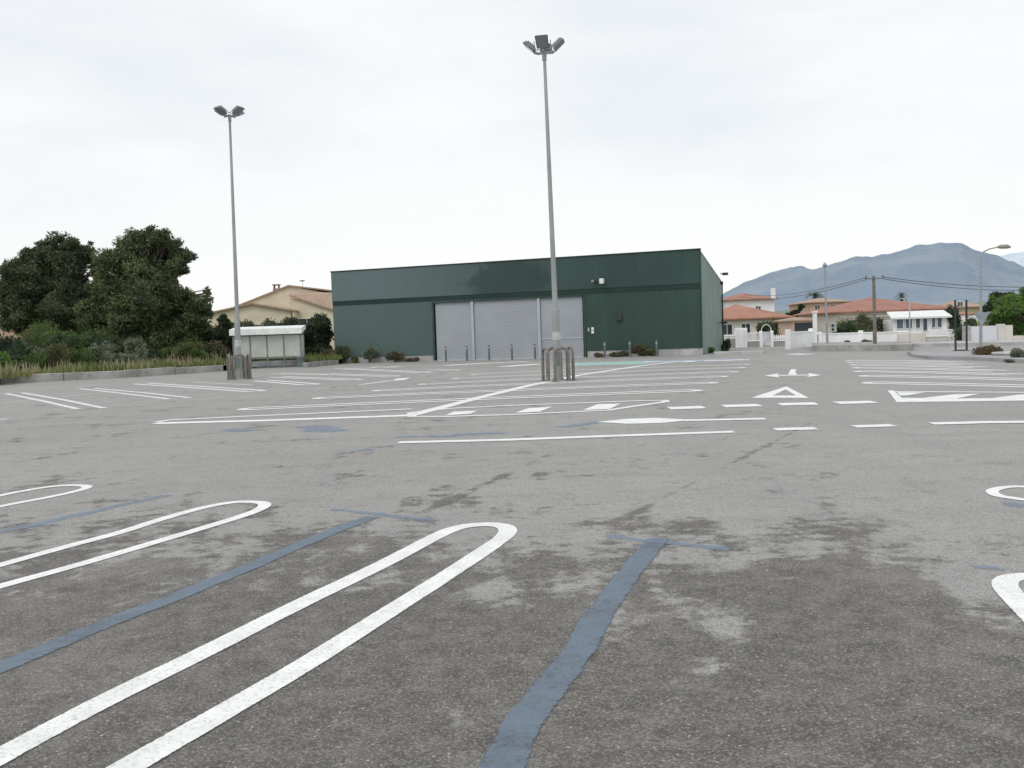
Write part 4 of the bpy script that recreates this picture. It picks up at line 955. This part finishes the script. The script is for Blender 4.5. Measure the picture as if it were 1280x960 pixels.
# hedges / shrubs in the gardens
def gshrub(*a, **k): return shrub(*a, z=0, **k)
gshrub('dark green garden shrub beside the orange roofed house', 978, 420, 80, 1.3, 1.5, L_olive, 2200, .16, 71)
gshrub('green shrub behind the white balustrade', 962, 415, 83, 1.6, 1.5, L_green, 1800, .16, 78)
px_tree('dark_tree', 'dark bushy tree between the white house and the orange block', 118, 994, [(992, 390, 7), (1000, 385, 6), (986, 395, 6)], 2500, .3, L_dark, 72, trunk=.12, sub=5)
gshrub('green hedge bush behind the long street wall, left', 1062, 410, 78, 2.0, 1.25, L_green, 3000, .16, 73)
gshrub('olive hedge bush behind the long street wall, right', 1080, 410, 79, 1.4, 1.35, L_olive, 2200, .16, 74)
gshrub('dark red shrub in front of the porch house', 1083, 398, 82, 1.0, 1.7, L_red, 1800, .16, 75)
gshrub('small dark bush at the porch left side', 1098, 402, 79, .7, 1.5, L_dark, 1000, .14, 76)
gshrub('green bush behind the sliding gate left pillar', 1207, 402, 70, 1.2, 1.15, L_green, 1600, .15, 77)
gshrub('dark climbing shrub above the two post frame', 1191, 390, 84, .8, 2.0, L_dark, 1800, .18, 79)
gshrub('olive tree top left of the two post frame', 1183, 378, 100, 1.6, 2.0, L_olive, 1500, .2, 80)
for (px, Yx, rx, rz, lb, sd) in ((1047, 66, .3, .22, 'small dark tuft on the kerb, leftmost', 81), (1060, 66, .35, .3, 'small dark tuft on the kerb, second', 82), (1084, 65, .6, .32, 'wider dark tuft before the utility pole', 83)):
    shrub(lb, px, 436, Yx, rx, rz, L_dark, 400, .1, sd, name='weed', cat='weed', z=.0)
gshrub('brown and green dry bush in front of the curved street lamp', 1228, 447, 38.5, .62, .34, L_brown, 3000, .09, 84)
gshrub('dry brown bush leaning on the end of the low concrete wall', 1243, 447, 38, .42, .34, L_brown, 2000, .08, 85)
gshrub('grey green bush at the right edge before the low wall', 1274, 451, 34.5, 0.35, .3, L_grey, 1600, .07, 86)
gshrub('small pale weed on the asphalt by the right bush', 1262, 459, 33.5, .3, .08, L_grey, 500, .06, 87, name='weed', cat='weed')
px_tree('leafy_tree', 'bright green leafy tree at the right edge', 70, 1285,
        [(1258, 385, 20), (1280, 378, 24), (1270, 400, 26), (1300, 385, 30), (1250, 402, 12), (1320, 400, 30), (1340, 380, 26), (1240, 372, 6), (1285, 410, 20)], 45000, .16, L_bright, 91, trunk=.2)
px_tree('dark_tree', 'darker green tree behind the bright leafy tree', 84, 1262, [(1246, 378, 12), (1258, 374, 12), (1236, 384, 9), (1270, 378, 14)], 5000, .28, L_dark, 92, trunk=.2)
# palm
def palm(label, px, py, Y, r, sd):
    p = W(px, py, Y); t = thing('palm_tree', label, 'palm', (p.x, Y, 0)); b = MB(); b.tube([(0, 0, 0), (.1, 0, p.z * .5), (0, 0, p.z - .1)], [.28, .2, .2], 8); b.build('trunk', M_bark, t)
    rr = random.Random(sd); b = MB()
    for k in range(34):
        a = rr.uniform(0, 6.28); e = rr.uniform(-.5, 1.3); q = [Vector((math.cos(a) * math.cos(e) * r * s, math.sin(a) * math.cos(e) * r * s, math.sin(e) * r * s - .55 * r * s * s)) for s in (0, .35, .7, 1)]
        for i in range(3):
            for m_ in range(4):
                c = q[i].lerp(q[i + 1], m_ / 4); sd_ = Vector((-math.sin(a), math.cos(a), 0))
                for s_ in (-1, 1):
                    tip = c + sd_ * s_ * r * .22 + (q[i + 1] - q[i]) * .4 - Vector((0, 0, r * .08)); b.add([c + Vector((0, 0, p.z)), c + (q[i + 1] - q[i]) * .12 + Vector((0, 0, p.z)), tip + Vector((0, 0, p.z))], [(0, 1, 2)])
    b.build('crown', L_palm, t)
palm('shaggy palm behind the orange two storey block', 1019, 369, 145, 1.7, 1)
palm('palm top rising behind the wide red roof', 1127, 369, 120, .9, 2)

# ------------------------------------------------------------------ poles, lamps, wires, frame
M_pole = M('grey_street_pole', (.33, .35, .37), .6, .15, 2); M_wood = M('dark_wood_pole', (.19, .175, .17), .9, .3, 2)
b_ = P(1226, 437); Yl = b_.y; t = thing('street_lamp', 'curved arm street lamp rising over the white gate at right', 'street lamp', (b_.x, Yl, 0))
zt = ZW(1226, 322, Yl); e = W(1247, 309, Yl); xe = e.x - b_.x; ze = e.z; dxp = XW(1226, Yl, 322) - b_.x
b = MB(); b.tube([(0, 0, 0), (dxp * .5, 0, zt * .5), (dxp, 0, zt)], [.085, .07, .05], 10); b.build('pole', M_pole, t, True)
b = MB(); b.tube([(dxp, 0, zt), (dxp + .12, 0, zt + .28), (dxp + .45, 0, ze - .08), (xe, 0, ze)], [.045, .04, .035, .03], 8); b.build('arm', M_pole, t, True)
b = MB(); b.tube([(xe - .05, 0, ze), (xe + .15, 0, ze + .02), (xe + .5, 0, ze + .02), (xe + .7, 0, ze - .02)], [.03, .11, .12, .04], 10); b.build('lamp_head', M('tan_lamp_head', (.34, .31, .27), .6), t, True)
ps = W(1226, 399, Yl); t = thing('give_way_sign', 'grey backed triangular road sign fixed on the curved lamp pole', 'road sign', (ps.x, Yl - .12, ps.z))
b = MB(); b.prism([(-.42, .36), (.42, .36), (0, -.36)], -.01, .01); b.build('plate', M('sign_back_grey', (.30, .34, .38), .5), t); b = MB(); b.box(-.03, .03, .012, .08, -.1, .1); b.build('clamp', M_pole, t)
b_ = P(1034.5, 436); Yl = b_.y; t = thing('street_lamp', 'slim straight lamp pole left of the utility pole', 'street lamp', (b_.x, Yl, 0)); zt = ZW(1031, 334, Yl); dxp = XW(1031, Yl, 334) - b_.x
b = MB(); b.tube([(0, 0, 0), (dxp, 0, zt)], [.085, .045], 10); b.build('pole', M_pole, t, True); b = MB(); b.tube([(dxp, 0, zt), (dxp, 0, zt + .12), (dxp, 0, zt + .3)], [.07, .16, .05], 10); b.build('lamp_head', M_pole, t, True)
ps = W(1040, 409.5, Yl - .2); t = thing('sign_board', 'small square sign with two dark dots on the slim lamp pole', 'sign', (ps.x, Yl - .2, ps.z))
b = MB(); b.bbox(-.3, .3, -.02, .02, -.3, .3, .01); b.build('plate', M('dull_sign', (.42, .43, .42), .6), t)
for z in (-.13, .13): b = MB(); b.tube([(.05, -.03, z), (.05, -.021, z)], .1, 12); b.build('dark_dot', M_dk, t)
b_ = P(1094, 437); Yu = b_.y; t = thing('utility_pole', 'dark wooden utility pole with cross arm before the long house', 'utility pole', (b_.x, Yu, 0)); zt = ZW(1092, 345, Yu); dxu = XW(1092, Yu, 345) - b_.x
b = MB(); b.tube([(0, 0, 0), (dxu, 0, zt)], [.115, .085], 10); b.build('pole', M_wood, t, True); b = MB(); b.box(dxu - .55, dxu + .55, -.14, -.08, zt - .19, zt - .12); b.build('cross_arm', M_wood, t)
for x in (-.5, .5): b = MB(); b.tube([(dxu + x, -.12, zt - .1), (dxu + x, -.12, zt + .03)], .035, 8); b.build('insulator', M_dk, t)
def cable(label, p0, p1, sag, r=.02):
    p0 = Vector(p0); p1 = Vector(p1); b = MB(); pts = [p0.lerp(p1, k / 14) - p0 - Vector((0, 0, sag * 4 * (k / 14) * (1 - k / 14))) for k in range(15)]
    b.tube(pts, r, 5); o = b.build('overhead_cable', M_dk); o.location = p0; return tag(o, label, 'cable', 'cables on the utility pole')
A = Vector((b_.x + dxu, Yu - .12, zt - .09))
cable('upper cable from the utility pole towards the right', A + Vector((.5, 0, 0)), W(1330, 358, 62), .25); cable('lower cable from the utility pole towards the right', A + Vector((.5, 0, -.1)), W(1330, 361, 66), .35)
cable('upper cable from the utility pole sinking towards the left', A + Vector((-.5, 0, 0)), W(930, 368, 100), .5); cable('lower cable from the utility pole sinking towards the left', A + Vector((-.5, 0, -.12)), W(925, 371, 105), .6)
for (px, yb, pt, lb) in ((1137.5, 436, 373, 'thin pale pole before the glazed porch'),):
    b_ = P(px, yb); t = thing('thin_pole', lb, 'pole', (b_.x, b_.y, 0)); z = ZW(px, pt, b_.y); b = MB(); b.tube([(0, 0, 0), (0, 0, z)], .04, 8); b.build('shaft', M_post, t); b = MB(); b.tube([(-.55, 0, z), (.06, 0, z)], .03, 6); b.build('top_bar', M_post, t)
pa = P(1194.5, 442.5); pc = P(1207.5, 442); t = thing('two_post_frame', 'dark metal frame of two tall posts joined at the foot', 'post frame', pa); zt = ZW(1193, 375, pa.y); L = pc.x - pa.x; dx_ = XW(1190, pa.y, 375) - pa.x
for x in (0, L): b = MB(); b.box(x - .035, x + .035, -.035, .035, .0, zt); b.build('post', M_dk, t)
b = MB(); b.box(.036, L - .036, -.03, .03, .14, .2); b.build('foot_bar', M_dk, t)
for x in (0, L): b = MB(); b.bbox(x - .1, x + .1, -.1, .1, .14, .17, .01); b.build('foot_plate', M_dk, t)

# ------------------------------------------------------------------ hills
def hill(name, prof, Y, depth, m, label, seed, amp, ridge=1.6):
    xs = []; N = 260; px0, px1 = prof[0][0], prof[-1][0]; b = MB(); K = 40; vs = []
    for i in range(N + 1):
        px = px0 + (px1 - px0) * i / N
        for a, c in zip(prof[:-1], prof[1:]):
            if a[0] <= px <= c[0]: py = a[1] + (c[1] - a[1]) * (px - a[0]) / (c[0] - a[0]); break
        py -= noise.fractal(Vector((px * .035, seed, 0)), 1, 2.2, 5) * ridge; top = W(px, py, Y + depth * .55)
        for k in range(K + 1):
            q = k / K; y = Y + depth * q; s = math.sin(min(1, q / .55) * math.pi / 2) if q < .55 else math.cos((q - .55) / .45 * math.pi / 2)
            x = top.x * (y / (Y + depth * .55)) ; nz = noise.ridged_multi_fractal(Vector((x * .0026, y * .0016, seed)), .9, 2.2, 6, 1, 2) - 1.2
            z = top.z * s * (1 + amp * nz * (1 - abs(s) ** 3)) + (nz * 8 * s) - 2
            vs.append((x, y, z))
    b.add(vs, [(i * (K + 1) + k, (i + 1) * (K + 1) + k, (i + 1) * (K + 1) + k + 1, i * (K + 1) + k + 1) for i in range(N) for k in range(K)])
    o = b.build(name, m, smooth=True); return tag(o, label, kind='structure')
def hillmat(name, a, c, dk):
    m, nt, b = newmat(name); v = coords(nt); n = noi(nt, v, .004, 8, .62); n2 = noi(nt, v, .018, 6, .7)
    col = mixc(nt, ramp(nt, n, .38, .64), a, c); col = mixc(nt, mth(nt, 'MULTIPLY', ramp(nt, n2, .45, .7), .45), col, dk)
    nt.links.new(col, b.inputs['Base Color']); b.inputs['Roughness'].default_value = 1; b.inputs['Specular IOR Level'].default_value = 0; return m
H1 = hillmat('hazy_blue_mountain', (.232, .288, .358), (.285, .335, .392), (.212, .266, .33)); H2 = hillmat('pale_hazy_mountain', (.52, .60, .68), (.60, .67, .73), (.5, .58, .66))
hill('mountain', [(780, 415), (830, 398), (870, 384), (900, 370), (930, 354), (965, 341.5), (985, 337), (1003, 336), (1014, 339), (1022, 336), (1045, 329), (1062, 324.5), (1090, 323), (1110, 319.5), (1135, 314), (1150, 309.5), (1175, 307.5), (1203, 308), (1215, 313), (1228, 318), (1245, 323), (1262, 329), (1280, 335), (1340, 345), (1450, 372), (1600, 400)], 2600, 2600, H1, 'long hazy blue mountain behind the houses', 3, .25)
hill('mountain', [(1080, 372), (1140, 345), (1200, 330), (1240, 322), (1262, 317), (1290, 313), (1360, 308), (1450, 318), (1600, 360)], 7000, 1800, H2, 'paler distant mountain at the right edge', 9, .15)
M_far = M('far_green_slope', (.16, .215, .17), 1, .3, .01, dirt=(.22, .27, .24))
hill('hill', [(800, 420), (900, 405), (960, 393), (1010, 388), (1060, 391), (1120, 390), (1200, 382), (1260, 374), (1340, 372), (1500, 395)], 420, 500, M_far, 'low green foothill behind the houses', 5, .3)

# ------------------------------------------------------------------ sky and light
sun_el, sun_az = R(52), R(215)
w = bpy.data.worlds.new('World'); scene.world = w; w.use_nodes = True; nt = w.node_tree; bg = nt.nodes['Background']
sky = nd(nt, 'ShaderNodeTexSky', sky_type='NISHITA'); sky.sun_disc = False; sky.sun_elevation = sun_el; sky.sun_rotation = sun_az; sky.dust_density = 3; sky.air_density = 1
tc = nd(nt, 'ShaderNodeTexCoord'); mp = nd(nt, 'ShaderNodeMapping'); mp.inputs['Scale'].default_value = (1.0, 1.0, 3.0); mp.inputs['Rotation'].default_value = (R(8), R(-6), 0)
nt.links.new(tc.outputs['Generated'], mp.inputs[0])
n1 = noi(nt, mp.outputs[0], 1.6, 5, .5); n2 = noi(nt, mp.outputs[0], 4.5, 5, .6)
f = mth(nt, 'ADD', mth(nt, 'MULTIPLY', n1, .7), mth(nt, 'MULTIPLY', n2, .3))
cl = mixc(nt, ramp(nt, f, .40, .62), (8.75, 9.15, 9.55), (10.1, 10.25, 10.3))
sp = nd(nt, 'ShaderNodeSeparateXYZ'); nt.links.new(tc.outputs['Generated'], sp.inputs[0])
cl = mixc(nt, ramp(nt, sp.outputs[2], .22, .02), cl, (10.5, 10.5, 10.4))
c = mixc(nt, .93, sky.outputs[0], cl)
nt.links.new(c, bg.inputs[0]); bg.inputs[1].default_value = .1
sl = bpy.data.lights.new('sun', 'SUN'); sl.energy = .95; sl.angle = R(25); sl.color = (1, .96, .9)
so = bpy.data.objects.new('sun', sl); COL.objects.link(so)
dirv = Vector((math.sin(sun_az) * math.cos(sun_el), math.cos(sun_az) * math.cos(sun_el), math.sin(sun_el)))
so.rotation_euler = dirv.to_track_quat('Z', 'Y').to_euler()
